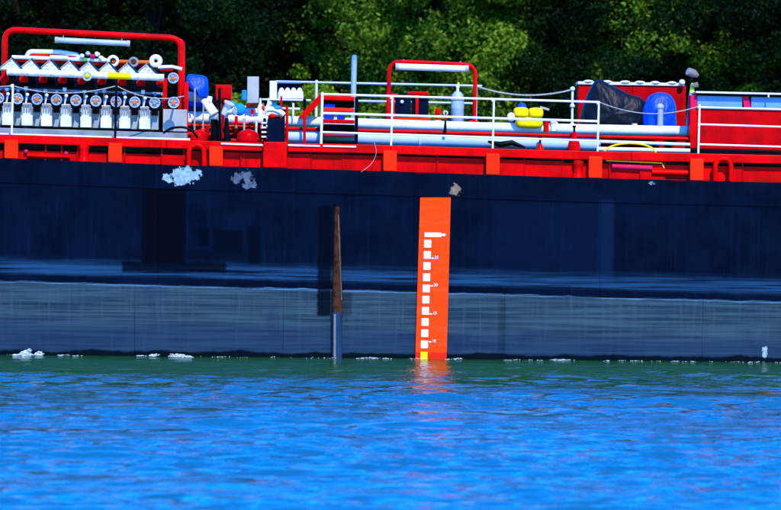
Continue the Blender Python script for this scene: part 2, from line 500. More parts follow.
for k, (h, rad, mat) in enumerate(((12.5, 3.9, 'leaf_willow'), (13, 4.2, 'leaf_willow'), (12.2, 4.0, 'leaf_dark_shaded'), (13, 4.4, 'leaf_dark_shaded'))):
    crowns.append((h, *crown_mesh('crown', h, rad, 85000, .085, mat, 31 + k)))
leafmat('leaf_bush', (.020, .095, .002), (.30, .34, .012), (.10, .22, .004))
crowns.append((6.4, *crown_mesh('crown', 6.4, 1.7, 22000, .085, 'leaf_bush', 77, .05)))
trunks = []
for h, me, cc in crowns:
    mb = MB(); rd = random.Random(int(h * 10))
    mb.tube([(0, 0, -.5), (.05, .03, h * .15), (-.1, .08, h * .35), (.08, -.05, h * .6), (0, .05, h * .88)], [.34, .27, .2, .12, .03], 10)
    for i in range(16):
        e = Vector(cc[rd.randrange(len(cc))]); z0 = min(e.z * .6, h * .6)
        mb.tube([(0, 0, z0), (e.x * .45, e.y * .45, z0 + (e.z - z0) * .6), tuple(e)], [.10, .06, .02], 6)
    trunks.append(mb)
trunk_me = []
for mb in trunks:
    me = bpy.data.meshes.new('trunk'); me.from_pydata(mb.v, [], mb.f); me.update(); me.materials.append(MATS['bark'])
    for pl in me.polygons: pl.use_smooth = True
    trunk_me.append(me)
def tree(px, Y, kind, s, rot, label, grp, z=None):
    g = P(px, 150, Y); zz = float(np.interp(Y, ys2, zs2)) - .1
    o = thing('dark_tree' if 1 < kind < 4 else 'shrub' if kind == 4 else 'willow_tree', label, 'shrub' if kind == 4 else 'tree', (g.x, Y, zz), grp)
    for nm, me in (('trunk', trunk_me[kind]), ('crown', crowns[kind][1])):
        c = bpy.data.objects.new(nm, me); C.objects.link(c); c.parent = o
    o.scale = (s, s, s); o.rotation_euler = (0, 0, rot)
    return o
G1, G2 = 'trees along the far bank', 'background trees behind the far bank trees'
tree(440, 52, 0, 1.0, .3, 'pale green leafy tree behind the small lamp arch with the gas cylinder', G1)
tree(515, 53.5, 1, .90, 2.1, 'pale green leafy tree above the yellow bag, left of the dark gap', G1)
tree(652, 52.5, 0, .94, 1.2, 'pale green leafy tree above the red locker with the black tarpaulin', G1)
tree(358, 54, 1, .80, 5.1, 'narrow pale green tree behind the thin pale blue pole', G1)
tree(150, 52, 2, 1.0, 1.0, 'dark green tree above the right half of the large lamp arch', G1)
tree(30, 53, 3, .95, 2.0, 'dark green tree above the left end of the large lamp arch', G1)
tree(262, 58, 3, 1.0, .5, 'very dark tree standing in for the shaded gap behind the grey upright plate', G1)
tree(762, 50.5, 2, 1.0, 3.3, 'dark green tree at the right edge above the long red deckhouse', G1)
for i, (px, Y, k, s, lab) in enumerate(((-160, 53, 3, 1, 'dark tree just beyond the left edge of the picture'), (-330, 55, 2, 1, 'dark tree second beyond the left edge'),
                                   (890, 53, 3, 1, 'dark tree just beyond the right edge of the picture'), (1040, 54, 1, 1, 'pale green tree second beyond the right edge'))):
    tree(px, Y, k, s, i * 1.3, lab, G1)
tree(583, 51, 2, .80, 5.6, 'dark green tree added to shade the gap between two pale trees, left of the red locker', G1)
G3 = 'bright shrubs at the water edge'
tree(318, 47.5, 4, .86, .4, 'bright yellow-green shrub behind the slanted red chute', G3)
tree(368, 47, 4, .76, 2.0, 'bright green shrub right of the pale blue pole', G3)
tree(424, 47, 4, .82, 3.1, 'bright green shrub top showing above the red pump frame', G3)
tree(236, 48, 4, .78, 4.4, 'green shrub behind the small red box and grey plate', G3)
tree(750, 49, 4, .80, 5.3, 'green shrub showing just above the long red deckhouse', G3)
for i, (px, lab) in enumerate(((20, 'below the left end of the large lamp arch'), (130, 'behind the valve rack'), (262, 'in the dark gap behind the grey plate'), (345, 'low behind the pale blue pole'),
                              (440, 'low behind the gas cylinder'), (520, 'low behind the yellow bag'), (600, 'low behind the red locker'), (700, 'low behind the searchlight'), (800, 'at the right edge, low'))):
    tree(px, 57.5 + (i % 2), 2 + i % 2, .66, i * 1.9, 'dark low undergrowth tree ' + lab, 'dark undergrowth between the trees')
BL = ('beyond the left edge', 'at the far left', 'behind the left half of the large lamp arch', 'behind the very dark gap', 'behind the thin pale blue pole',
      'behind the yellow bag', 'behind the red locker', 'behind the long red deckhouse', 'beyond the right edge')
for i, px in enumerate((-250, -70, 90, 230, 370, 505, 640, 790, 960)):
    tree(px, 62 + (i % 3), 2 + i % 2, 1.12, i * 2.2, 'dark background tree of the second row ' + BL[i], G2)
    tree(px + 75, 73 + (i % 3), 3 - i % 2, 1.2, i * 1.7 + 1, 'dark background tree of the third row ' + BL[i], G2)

# ------------------------------------------------------------------ the barge
def curve(pts, Y=0.0):
    """pixel polyline -> z(x) at depth Y, continued straight"""
    w = [P(a, b, Y) for a, b in pts]
    X = [p_.x for p_ in w]; Zs = [p_.z for p_ in w]
    def f(x):
        if x <= X[0]: return Zs[0] + (x - X[0]) * (Zs[1] - Zs[0]) / (X[1] - X[0]) * .6
        if x >= X[-1]: return Zs[-1] + (x - X[-1]) * .004
        return float(np.interp(x, X, Zs))
    return f
deck = curve([(0, 158), (110, 162.3), (180, 165), (370, 170.5), (570, 177.3), (781, 182.5)])
XL, XR = -22.0, 24.0
barge = thing('tanker_barge', 'dark navy tanker barge hull with bright red gunwale on the blue river', 'barge', (0, 5.7, 0))
N = 60
sx = np.linspace(XL, XR, N)
mb = MB()
o = []
for x in sx:
    z = deck(x) - .012
    o += [(x, .03, -1.6), (x, .03, z), (x, 11.4, z), (x, 11.4, -1.6)]
fs = []
for i in range(N - 1):
    for k in range(4):
        fs.append((i * 4 + k, i * 4 + (k + 1) % 4, (i + 1) * 4 + (k + 1) % 4, (i + 1) * 4 + k))
fs += [(3, 2, 1, 0), tuple((N - 1) * 4 + k for k in range(4))]
mb.add(o, fs); mb.build('hull', 'hull_paint', barge)
# shell plates: three strakes with weld seams between
def zseam(x): return deck(x) - .43
a, b = P(0, 281), P(781, 302)
kb = (b.z - a.z) / (b.x - a.x)
def zbelt(x): return a.z + kb * (x - a.x)
def strake(name, f0, f1, cuts, y0, mat='hull_paint'):
    for xa, xb in zip(cuts[:-1], cuts[1:]):
        n = 8; xs_ = np.linspace(xa + .0025, xb - .0025, n)
        mb = MB(); o = []
        for x in xs_:
            o += [(x, y0, f0(x)), (x, y0, f1(x)), (x, .05, f1(x)), (x, .05, f0(x))]
        fs = []
        for i in range(n - 1):
            for k in range(4):
                fs.append((i * 4 + k, i * 4 + (k + 1) % 4, (i + 1) * 4 + (k + 1) % 4, (i + 1) * 4 + k))
        fs += [(3, 2, 1, 0), tuple((n - 1) * 4 + k for k in range(4))]
        mb.add(o, fs).build(name, mat, barge)
strake('sheer_strake', lambda x: deck(x) - .43, lambda x: deck(x) - .002, [XL, -15, -10.2, -4.4, 1.55, 7.4, 13.2, 19, XR], -.022)
strake('hull_plate', lambda x: zbelt(x) + .004, lambda x: zseam(x) - .004, [XL, -16, -11.6, -7.1, -4.15, .42, 3.75, 7.9, 12.5, 18, XR], 0.0)
strake('bottom_plate', lambda x: -1.6, lambda x: zbelt(x) - .004, [XL, -17, -12.4, -8.6, -4.55, -1.9, 2.05, 5.6, 9.3, 14, XR], .004)

# draft gauge ---------------------------------------------------------------
gA, gB, gC, gD = P(420, 197.5), P(450.7, 197.5), P(446.3, 361.5), P(415, 360.5)
gauge = MB().hexa([(gD.x, -.05, -.15), (gC.x, -.05, -.15), (gB.x, -.05, gB.z), (gA.x, -.05, gA.z),
                   (gD.x, -.001, -.15), (gC.x, -.001, -.15), (gB.x, -.001, gB.z), (gA.x, -.001, gA.z)]).build('draft_board', 'draft_board_paint', barge, bevel=.006)
gauge['label'] = 'orange-red draught scale board with a column of white squares'
def slab(px0, px1, py0, py1, mat, nm, par, Y=-.056, d=.004):
    p0, p1 = P(px0, py1, Y), P(px1, py0, Y)
    return MB().bbox_bevel(p0.x, p1.x, Y, Y + d, p0.z, p1.z, .006).build(nm, mat, par)
for i in range(11):
    cy = 243.7 + i * 11.19; cx = 427.7 - i * .36
    o = slab(cx - 3.5, cx + 3.5, cy - 3.7, cy + 3.7, 'white' if i < 10 else 'yellow', 'scale_square', gauge)
slab(424.6, 441.5, 232.7, 236.8, 'white', 'top_dash', gauge)
slab(441.9, 445.5, 233.8, 236.0, 'white', 'top_dash', gauge)
for py, cx, s in ((257.4, 435.0, '25'), (285.0, 434.2, '20'), (313.2, 433.3, '15'), (341.0, 432.4, '10')):
    cu = bpy.data.curves.new('numeral', 'FONT'); cu.body = s; cu.size = .075; cu.extrude = .001; cu.align_x = 'LEFT'; cu.align_y = 'CENTER'; cu.resolution_u = 3
    w = P(cx - .5, py, -.054)
    tmp = bpy.data.objects.new('numeral', cu); C.objects.link(tmp)
    me = bpy.data.meshes.new_from_object(tmp.evaluated_get(bpy.context.evaluated_depsgraph_get()))
    bpy.data.objects.remove(tmp); bpy.data.curves.remove(cu); me.materials.clear(); me.materials.append(MATS['white'])
    ob = bpy.data.objects.new('numeral', me); C.objects.link(ob)
    ob.parent = gauge; ob.location = w - WL[gauge.name]; ob.rotation_euler = (R(90), 0, 0)
    slab(cx - 3.6, cx - 1.1, py + .2, py + 1.4, 'white', 'tick', gauge)
# drain pipe fairing ----------------------------------------------------------
dp = thing('drain_pipe', 'tapered rusty brown drain pipe with pale lower end on the hull side', 'pipe', P(337.5, 358) * 1)
tp, md, bt = P(337, 206, -.02), P(337.3, 315, -.02), P(337.6, 360, -.02)
MB().tube([tp, md], [M(2.7), M(5.6)], 14).build('rusty_fairing', 'rust', dp, smooth=True)
MB().tube([tp + Vector((0, 0, .03)), tp - Vector((0, 0, .005))], [M(3.2), M(3.2)], 14).build('cap', 'black', dp, smooth=True)
MB().tube([md + Vector((-.01, -.03, .05)), Vector((bt.x - .01, -.05, -.3))], M(5.2), 14).build('lower_pipe', 'dark_steel', dp, smooth=True)
MB().tube([md + Vector((-.045, -.11, .02)), Vector((bt.x - .05, -.13, -.3))], M(1.3), 8).build('pale_strip', 'lamp_grey', dp, smooth=True)
MB().tube([P(338.3, 215, -.075), P(341.5, 300, -.125)], .006, 6).build('weld_bead', 'lamp_grey', dp)
# gunwale --------------------------------------------------------------------
gtop = curve([(0, 134.2), (110, 137.6), (250, 142.2), (370, 144.6), (560, 150.4), (781, 155.2)], .12)
cuts = [XL, -15.2, -9.5, -4.02, P(262, 150).x, P(288, 150).x, P(391, 150).x, 4.3, 9.7, 15, XR]
def runbox(name, mat, x0, x1, f0, f1, y0, y1, n=7, par=barge, bevel=.012):
    mb = MB(); o = []; fs = []
    for x in np.linspace(x0, x1, n):
        o += [(x, y0, f0(x)), (x, y0, f1(x)), (x, y1, f1(x)), (x, y1, f0(x))]
    for i in range(n - 1):
        for k in range(4):
            fs.append((i * 4 + k, i * 4 + (k + 1) % 4, (i + 1) * 4 + (k + 1) % 4, (i + 1) * 4 + k))
    fs += [(3, 2, 1, 0), tuple((n - 1) * 4 + k for k in range(4))]
    return mb.add(o, fs).build(name, mat, par, bevel=bevel)
BH = M(8.6)
for xa, xb in zip(cuts[:-1], cuts[1:]):
    if abs(xa - P(262, 150).x) < .01: continue
    runbox('gunwale_beam', 'red', xa + .002, xb - .002, lambda x: gtop(x) - BH, gtop, .10, .34)
# bulwark plates behind the beam, one between each pair of stiffeners
PXS = [-60, -8, 46, 62, 78, 125, 162, 184, 209, 241, 262.5, 287.5, 311, 343, 391, 437, 485, 524, 562, 587, 609, 640, 664, 690, 742, 790, 840]
rp = random.Random(5)
for i, (xa, xb) in enumerate(zip(PXS[:-1], PXS[1:])):
    A, B = P(xa, 165, .30).x, P(xb, 165, .30).x
    yy = .215 + rp.uniform(-.025, .025)
    hh = BH + (.10 if xb < 200 else .02 if xa < 560 else .045)
    runbox('bulwark_plate', 'red', A + .014, B - .014, lambda x: deck(x) - .01, lambda x: gtop(x) - hh - .02, yy, yy + .03, 3, bevel=0)
runbox('slot_shade_wall', 'black', XL + .1, XR - .1, lambda x: deck(x) - .01, lambda x: gtop(x) - BH * .5, .8, .84, 40, bevel=0)  # black sheet paints the shade seen through the slots under the beam
for x0, x1, yy0, sl0 in ((221, 263, 143.6, 1.6), (288, 320, 145.2, .9), (323, 356, 146.0, .8)):
    a_ = P(x0, yy0, .09); b_ = P(x1, yy0 + sl0, .09)
    MB().tube([a_, b_], .016, 6).build('edge_highlight', 'white', barge)  # white strips paint highlights along the beam edge
for px in PXS:
    A = P(px, 165, .30).x
    runbox('stiffener', 'red_deep', A - .012, A + .012, lambda x: deck(x) - .004, lambda x: gtop(x) - BH - .006, .19, .30, 2, bevel=0)
for px in (-195, -92, 11, 115, 216, 390, 493, 595.5, 697, 799, 901):
    A = P(px, 160, .06).x; h = M(6.8)
    runbox('bracket', 'red_orange', A - h, A + h, lambda x: deck(x) - .003, lambda x: gtop(x) - BH * .62, .055, .27, 2, bevel=.015)
A, B = P(263, 150).x, P(287, 150).x
runbox('winch_box', 'red', A, B, lambda x: deck(x) - .004, lambda x: gtop(x) + .015, .03, .36, 2, bevel=.02)
def lifting_eye(px, top, bot, w):
    a_, c_ = P(px - w, bot, .14), P(px + w, bot, .14); tz = P(px, top, .14).z
    pts = [a_]; r_ = (c_.x - a_.x) / 2; m_ = (a_ + c_) / 2
    for k in range(11):
        an = math.pi - math.pi * k / 10
        pts.append(Vector((m_.x + r_ * math.cos(an), .07, tz - r_ + r_ * math.sin(an))))
    pts.append(c_)
    MB().tube([(q_.x, .06, q_.z) for q_ in pts], .048, 10).build('lifting_eye', 'red', barge, smooth=True)
lifting_eye(196.5, 145, 166, 7.5)
lifting_eye(722.5, 158.5, 181, 7.8)
for px in (578, 84):
    p_ = P(px, 170, .2); z0 = deck(p_.x)
    MB().lathe((p_.x, .17, z0), [(.13, 0), (.11, .03), (.085, .08), (.085, .2), (.105, .25), (.09, .3), (.03, .325)], 14).build('bollard', 'red', barge, smooth=True)
# pipes lying along the bulwark gap
for x0, x1, py0, py1, r_, m_ in ((27, 70, 155.5, 157, .035, 'red'), (612, 652, 166, 168, .05, 'pink'), (652, 688, 172, 173, .055, 'red')):
    MB().tube([P(x0, py0, .2), P(x1, py1, .2)], r_, 10).build('deck_pipe', m_, barge, smooth=True)
for px, py in ((26, 151.5), (66, 153.5)):
    MB().ball(P(px, py, .2), .04, n=8, m=6).build('pipe_end', 'pink', barge, smooth=True)

# ------------------------------------------------------------------ railings
def upz(px, Y, py=None):
    """foot of something that stands on the gunwale at pixel column px"""
    q_ = P(px, py or 150, Y); q_.z = gtop(q_.x); return q_
def post(par, px, ytop, Y=.22, r=.018, mat='white', knobs=()):
    f_ = upz(px, Y); t_ = P(px, ytop, Y)
    t_ = Vector((f_.x + (t_.z - f_.z) * .016, Y, t_.z))
    MB().tube([f_ - Vector((0, 0, .02)), t_], r, 8).build('post', mat, par, smooth=True)
    for ky in knobs:
        MB().ball((f_.x, Y, P(px, ky, Y).z), r * 1.9, n=8, m=6).build('clamp', mat, par, smooth=True)
    return t_
def bar(par, x0, y0, x1, y1, Y=.22, r=.016, mat='white', nm='rail'):
    MB().tube([P(x0, y0, Y), P(x1, y1, Y)], r, 8).build(nm, mat, par, smooth=True)
rl = thing('railing', 'white three-bar railing along the middle of the deck edge', 'railing', upz(460, .22))
for px, ty in ((321, 92), (391, 95.5), (492.6, 98.5), (597.5, 101)):
    post(rl, px, ty, knobs=(ty + 2,) if px != 321 else (), r=.023 if px == 321 else .018)
bar(rl, 321, 94, 598, 102, r=.019); bar(rl, 321, 113, 598, 121.3, r=.021); bar(rl, 321, 132, 598, 140.8, r=.017)
rl2 = thing('railing', 'white three-bar railing in front of the long red deckhouse', 'railing', upz(740, .22))
for px in (698.3, 800, 900): post(rl2, px, 104 if px < 700 else 107 if px < 850 else 109)
bar(rl2, 698, 107, 905, 112.5); bar(rl2, 698, 124.2, 905, 130.5); bar(rl2, 698, 144.2, 905, 150.5)
rp1 = MB().tube(arc(P(598, 101.5, .22), P(698, 106.5, .22), .17), .008, 6).build('safety_rope', 'rope'); tag(rp1, 'sagging safety rope between the two white railings, across the blue tarpaulin', 'rope')
st = thing('stanchion', 'single white post at the left edge carrying a rope', 'post', upz(11.5, .22)); st_t = post(st, 11.5, 84, knobs=(86,))
st2 = thing('stanchion', 'single black post in front of the white valve rack', 'post', upz(115, .22)); st2_t = post(st2, 115, 84, mat='black', r=.022)
rp2 = MB().tube(arc(P(-70, 82, .22), st_t - Vector((0, 0, .03)), .05) , .009, 6).build('safety_rope', 'rope'); tag(rp2, 'short rope running off the left edge from the white post', 'rope')
rp3 = MB().tube(arc(st_t - Vector((0, 0, .03)), st2_t - Vector((0, 0, .03)), .13), .009, 6).build('safety_rope', 'rope'); tag(rp3, 'rope sagging between the white post and the black post over the hand wheels', 'rope')
rp4 = MB().tube(arc(st2_t - Vector((0, 0, .03)), P(184, 96, .8), .12), .009, 6).build('safety_rope', 'rope'); tag(rp4, 'rope sagging from the black post to the red arch leg', 'rope')
# far side railing
fr_ = thing('railing', 'thin grey-white railing along the far side of the deck', 'railing', P(400, 150, 9.6))
for x0, y0, x1, y1 in ((276, 81.5, 482, 86.0), (358, 101, 476, 103.5)):
    bar(fr_, x0, y0, x1, y1, 9.6, .026, 'galvanised')
for px, ty in ((316.5, 80), (476, 85)):
    p_ = P(px, ty, 9.6); MB().tube([(p_.x, 9.6, 3.35), p_], .028, 8).build('post', 'cream', fr_, smooth=True)
ps = thing('stanchion', 'white post with clamps left of the red locker', 'post', P(572, 150, 5.5))
p_ = P(572.5, 88, 5.5); MB().tube([(p_.x, 5.5, 3.35), p_], .024, 8).build('post', 'white', ps, smooth=True)
for ky in (89, 106, 125): MB().ball((p_.x, 5.5, P(572, ky, 5.5).z), .05, n=8, m=6).build('clamp', 'white', ps, smooth=True)
rp5 = MB().tube(arc(P(477, 86.5, 5.5), p_ - Vector((0, 0, .03)), .14), .018, 6).build('safety_rope', 'rope'); tag(rp5, 'rope sagging above the yellow bag against the trees', 'rope')

# ------------------------------------------------------------------ valve rack (left)
YR = 1.5
rack = thing('valve_rack', 'white manifold rack with a row of grey hand wheels at the left', 'manifold', P(90, 150, YR))
def pbox(nm, mat, par, x0, x1, y0, y1, Y0, Y1, slope=0.0, bev=.008):
    """box given by its front-face pixels at depth Y0 (slope: pixels the right end lies lower)"""
    a_, b_ = P(x0, y1, Y0), P(x1, y1 + slope, Y0); c_, d_ = P(x1, y0 + slope, Y0), P(x0, y0, Y0)
    xl, xr = (a_.x + d_.x) / 2, (b_.x + c_.x) / 2
    return MB().hexa([(xl, Y0, a_.z), (xr, Y0, b_.z), (xr, Y0, c_.z), (xl, Y0, d_.z),
                      (xl, Y1, a_.z), (xr, Y1, b_.z), (xr, Y1, c_.z), (xl, Y1, d_.z)]).build(nm, mat, par, bevel=bev)
def sl_(x): return (x - 90) * .030       # the deck's slope here, pixels
pbox('drip_tray', 'grey_steel', rack, -60, 187, 126.0, 133.5, 1.0, 1.55, 7.0)
pbox('tray_lip_highlight', 'white', rack, -60, 190, 131.3, 133.8, .42, .60, 7.2)  # white lip that also paints the bright highlight along the beam top
pbox('gap_shade_panel', 'black', rack, -60, 160, 76, 108, 2.3, 2.36, 6.5)  # black sheet added for the dark gap behind the wheels
pbox('end_panel', 'pale_grey', rack, 163, 187, 109, 131, 1.44, 1.5, .6)
XW = [-20.5, -1.5, 17.6, 37, 56.4, 75.9, 95.8, 116, 134.8, 154.7]
def wheel(par, px, py, Y, rp_=5.6, hub='orange', mat='galvanised'):
    c_ = P(px, py, Y); r_ = M(rp_)
    w_ = MB().ring(c_, (0, 1, 0), r_ * .88, r_ * .13, 20, 6)
    w_.build('hand_wheel', mat, par, smooth=True)
    d_ = MB().tube([c_ + Vector((0, .012, 0)), c_ + Vector((0, .028, 0))], r_ * .82, 18)
    wob = d_.build('wheel_web', mat, par)
    for k in range(5):
        a_ = k * 2 * math.pi / 5 + px
        MB().tube([c_, c_ + Vector((math.cos(a_) * r_ * .85, 0, math.sin(a_) * r_ * .85))], .011, 6).build('spoke', 'grey_steel', par)
    MB().tube([c_ + Vector((0, -.035, 0)), c_ + Vector((0, .03, 0))], r_ * .34, 10).build('hub', hub, par)
    MB().tube([c_ + Vector((0, .03, 0)), c_ + Vector((0, .35, 0))], .022, 8).build('stem', 'black', par)
for i, px in enumerate(XW):
    s0 = sl_(px)
    wheel(rack, px, 100.8 + s0, 1.15, 5.7, 'orange' if i != 9 else 'grey_steel')
    pbox('valve_body', 'galvanised', rack, px - 15.5, px + 3.8, 108 + s0, 127.5 + s0, 1.66, 1.8, .5)  # blue-grey body colour paints the shade of the recess
    pbox('valve_throat', 'black', rack, px - 3.4, px + 3.4, 103 + s0, 113.5 + s0, 1.56, 1.66, 0, 0)
    # white pilaster with the grey three-finger clamp
    pbox('pilaster', 'white_worn', rack, px - 14.5, px - 6.5, 104.5 + s0, 126.5 + s0, 1.28, 1.62, 0)
    pbox('pilaster_foot', 'white_worn', rack, px - 15.6, px - 4.6, 116.5 + s0, 127 + s0, 1.26, 1.62, .2)
    for k in range(3):
        pbox('clamp_finger', 'grey_steel', rack, px - 13.6 + k * 2.6, px - 12.2 + k * 2.6, 106.5 + s0, 112.8 + s0, 1.25, 1.28, 0, 0)
    pbox('clamp_bar', 'grey_steel', rack, px - 14, px - 6.6, 105.0 + s0, 107.0 + s0, 1.245, 1.28, 0, 0)
    b0 = P(px - 11.2, 104.5 + s0, 1.35); b1 = P(px - 9.6, 96.2 + s0, 1.30)
    MB().tube([b0, b1], .016, 6).build('lever', 'white', rack)
    MB().ball(b1, .033, n=8, m=6).build('lever_knob', 'white', rack, smooth=True)
    pbox('gauge_head', 'white_worn' if i % 3 else 'galvanised', rack, px + 6.4, px + 10.0, 88.5 + s0 + (i % 2) * 2, 92.5 + s0 + (i % 2), 1.55, 1.65)
    MB().tube([P(px + 8.2, 92 + s0, 1.6), P(px + 8.2, 107 + s0, 1.6)], .014, 6).build('gauge_stem', 'grey_steel', rack)
    # riser with red bonnet up to the bar
    n0, n1 = P(px + 1, 104 + s0, 1.9), P(px + 1, 76 + s0, 1.9)
    MB().tube([n0, n1], .045, 8).build('riser', 'navy_box', rack, smooth=True)
    MB().tube([P(px + 6, 84.6 + s0, 1.75), P(px + 6, 80.5 + s0, 1.75), P(px + 6, 77 + s0, 1.75)], [.075, .085, .05], 10).build('valve_bonnet', 'red', rack, smooth=True)
    MB().ball(P(px + .5, 92.5 + s0, 1.6), .035, n=8, m=6).build('union_nut', 'galvanised' if i % 2 == 0 else 'sky_blue', rack, smooth=True)
wheel(rack, 173.7, 102.6, 1.1, 5.9)
wheel(rack, 173.2, 78, 1.1, 5.6)
MB().tube([P(-40, 87.4, 1.7), P(162, 93.6, 1.7)], .022, 8).build('air_line', 'grey_steel', rack, smooth=True)
MB().tube([P(-40, 96.0, 1.62), P(162, 102.0, 1.62)], .03, 8).build('air_line', 'dark_steel', rack, smooth=True)
# the white bar and the sawtooth of tread plates on it
MB().tube([P(7, 71.8, 1.3), P(108, 75.4, 1.3)], M(3.5), 14).build('top_bar', 'white_worn', rack, smooth=True)
MB().tube([P(108.2, 75.4, 1.3), P(131, 76.3, 1.3)], M(3.4), 14).build('top_bar', 'yellow', rack, smooth=True)
MB().tube([P(131.2, 76.3, 1.3), P(164, 77.5, 1.3)], M(3.5), 14).build('top_bar', 'white_worn', rack, smooth=True)
for i in range(8):
    cx = 11 + i * 19.4; cy = 60.2 + i * .8
    a_, b_, c_ = P(cx - 11.4, cy + 9, 1.38), P(cx + 10.6, cy + 9, 1.38), P(cx, cy - 2.6, 1.38)
    pl = MB().hexa([(a_.x, 1.36, a_.z), (b_.x, 1.36, b_.z), (c_.x + .02, 1.62, c_.z), (c_.x - .02, 1.62, c_.z),
                    (a_.x, 1.39, a_.z - .02), (b_.x, 1.39, b_.z - .02), (c_.x + .02, 1.66, c_.z - .02), (c_.x - .02, 1.66, c_.z - .02)]).build('tread_plate', 'tread', rack)
    MB().tube([(c_.x, 1.60, c_.z + .005), (b_.x + .01, 1.34, b_.z + .01)], .015, 6).build('plate_rim', 'dark_steel', rack)
    MB().tube([(c_.x, 1.60, c_.z + .005), (a_.x - .01, 1.34, a_.z + .01)], .012, 6).build('plate_rim', 'grey_steel', rack)
    for k in range(3):      # raised tread studs
        for m_ in range(3 - k):
            q_ = P(cx - 4.8 + m_ * 4.6 + k * 2.3, cy + 7.4 - k * 3.2, 1.41 + k * .065)
            MB().ball((q_.x, q_.y, q_.z), .022, .022, .015, n=6, m=4).build('tread_stud', 'pale_grey', pl)
# pipes and discs lying behind the tread plates
MB().tube(bend([P(26, 59, 1.9), P(29, 51.5, 1.9), P(60, 52.2, 1.9), P(78, 55, 1.9), P(80, 62, 1.9)], .1), .045, 8).build('looped_pipe', 'white', rack, smooth=True)
MB().tube([P(31, 55.2, 1.92), P(76, 56.8, 1.92)], .05, 8).build('return_pipe', 'red', rack, smooth=True)
MB().tube([P(12, 57, 1.75), P(110, 60.5, 1.75)], .035, 8).build('return_pipe', 'white', rack, smooth=True)
MB().tube([P(16, 60.2, 1.78), P(160, 66.2, 1.78)], .03, 8).build('return_pipe', 'red', rack, smooth=True)
MB().tube([P(50, 57.3, 1.7), P(68, 57.8, 1.7)], .04, 8).build('return_pipe', 'cream', rack, smooth=True)
MB().tube([P(112, 61.2, 1.72), P(152, 62.2, 1.72)], .032, 8).build('spindle', 'orange', rack, smooth=True)
for k, (bx, by) in enumerate(((82, 56), (88, 53.5), (93, 56.5), (97, 54), (101, 58), (85, 60), (104, 60))):
    MB().ball(P(bx, by, 1.7), .05, .05, .045, n=7, m=5, jit=.2).build('coupling', ('white', 'galvanised', 'pink', 'white', 'cream', 'green_enamel', 'white')[k], rack, smooth=True)
for px, py, r_, m_ in ((113, 61, 6.2, 'white'), (133.5, 62, 5.4, 'grey_steel')):
    MB().ring(P(px, py, 1.66), (0, 1, 0), M(r_) * .75, M(r_) * .25, 18, 6).build('blank_flange', m_, rack, smooth=True)
MB().ring(P(155.8, 61, 1.5), (0, 1, 0), M(4.3), M(2.6), 22, 8).build('blank_flange', 'cream', rack, smooth=True)
MB().tube([P(158, 67, 1.4), P(172, 66.6, 1.4), P(182, 69, 1.4)], .03, 6).build('branch_pipe', 'white', rack, smooth=True)
MB().tube([P(160, 69.6, 1.42), P(173, 69.6, 1.42)], .03, 6).build('branch_pipe', 'red', rack, smooth=True)
lamp = MB().ball(P(87.2, 75.8, 1.05), .045, n=10, m=8); lamp = lamp.build('marker_knob', 'yellow', rack, smooth=True)
MB().ring(P(87.2, 76, 1.06), (0, 1, 0), .07, .022, 14, 6).build('knob_collar', 'galvanised', rack, smooth=True)
for px in (164.7, 186):
    pbox('rack_post', 'red', rack, px - 2, px + 2.2, 78 if px < 170 else 82, 132, 1.5, 1.58)
MB().tube(bend([P(163, 133, .7), P(172, 127.5, .7), P(184, 127, .7), P(192, 130, .7), P(198, 138, .7)], .25), .022, 8).build('black_hose', 'black', rack, smooth=True)

# lamp arches ------------------------------------------------------------------
def arch(label, pts, r_, Y, lampx, lampy, lr, lmat, name='lamp_arch', legs=None):
    base = P(sum(p_[0] for p_ in pts) / len(pts), 150, Y); base.z = 3.4
    t_ = thing(name, label, 'lamp arch', base)
    MB().tube(bend([P(a_, b_, Y) for a_, b_ in pts], .22), r_, 12).build('arch_tube', 'red', t_, smooth=True)
    c0, c1 = P(lampx[0], lampy[0], Y - .02), P(lampx[1], lampy[1], Y - .02)
    u = (c1 - c0).normalized()
    MB().tube([c0 + u * .06, c1 - u * .06], lr, 12).build('lamp_tube', lmat, t_, smooth=True)
    for c_, s_ in ((c0, 1), (c1, -1)):
        MB().tube([c_, c_ + u * (.06 * s_)], lr * 1.12, 12).build('lamp_cap', 'pale_grey', t_, smooth=True)
        q_ = c_ + u * (.15 * s_)
        MB().tube([q_, q_ + Vector((0, .02, .14))], .012, 6).build('lamp_hanger', 'grey_steel', t_)
    return t_
t_ = arch('large red tube arch with a long grey lamp over the valve rack', [(3.2, 140), (5, 29.3), (181, 38.3), (180.5, 142)], .055, 1.75, (55, 130), (39.8, 43.6), .052, 'galvanised')
MB().tube(bend([P(172, 38.8, 1.9), P(183.5, 40.5, 1.9), P(183.2, 142, 1.9)], .2), .03, 8).build('brace_tube', 'red', t_, smooth=True)
t_ = arch('small red tube arch with a white lamp beside the grey gas cylinder', [(387.5, 140), (389.5, 61.2), (475.5, 64.8), (473.8, 140)], .038, 2.6, (395.5, 468.5), (66.6, 68.8), .062, 'white')
MB().lathe((P(473.5, 121, 2.6).x, 2.6, P(473.5, 123, 2.6).z), [(.11, 0), (.11, .03), (.05, .05)], 12).build('foot_flange', 'red', t_)

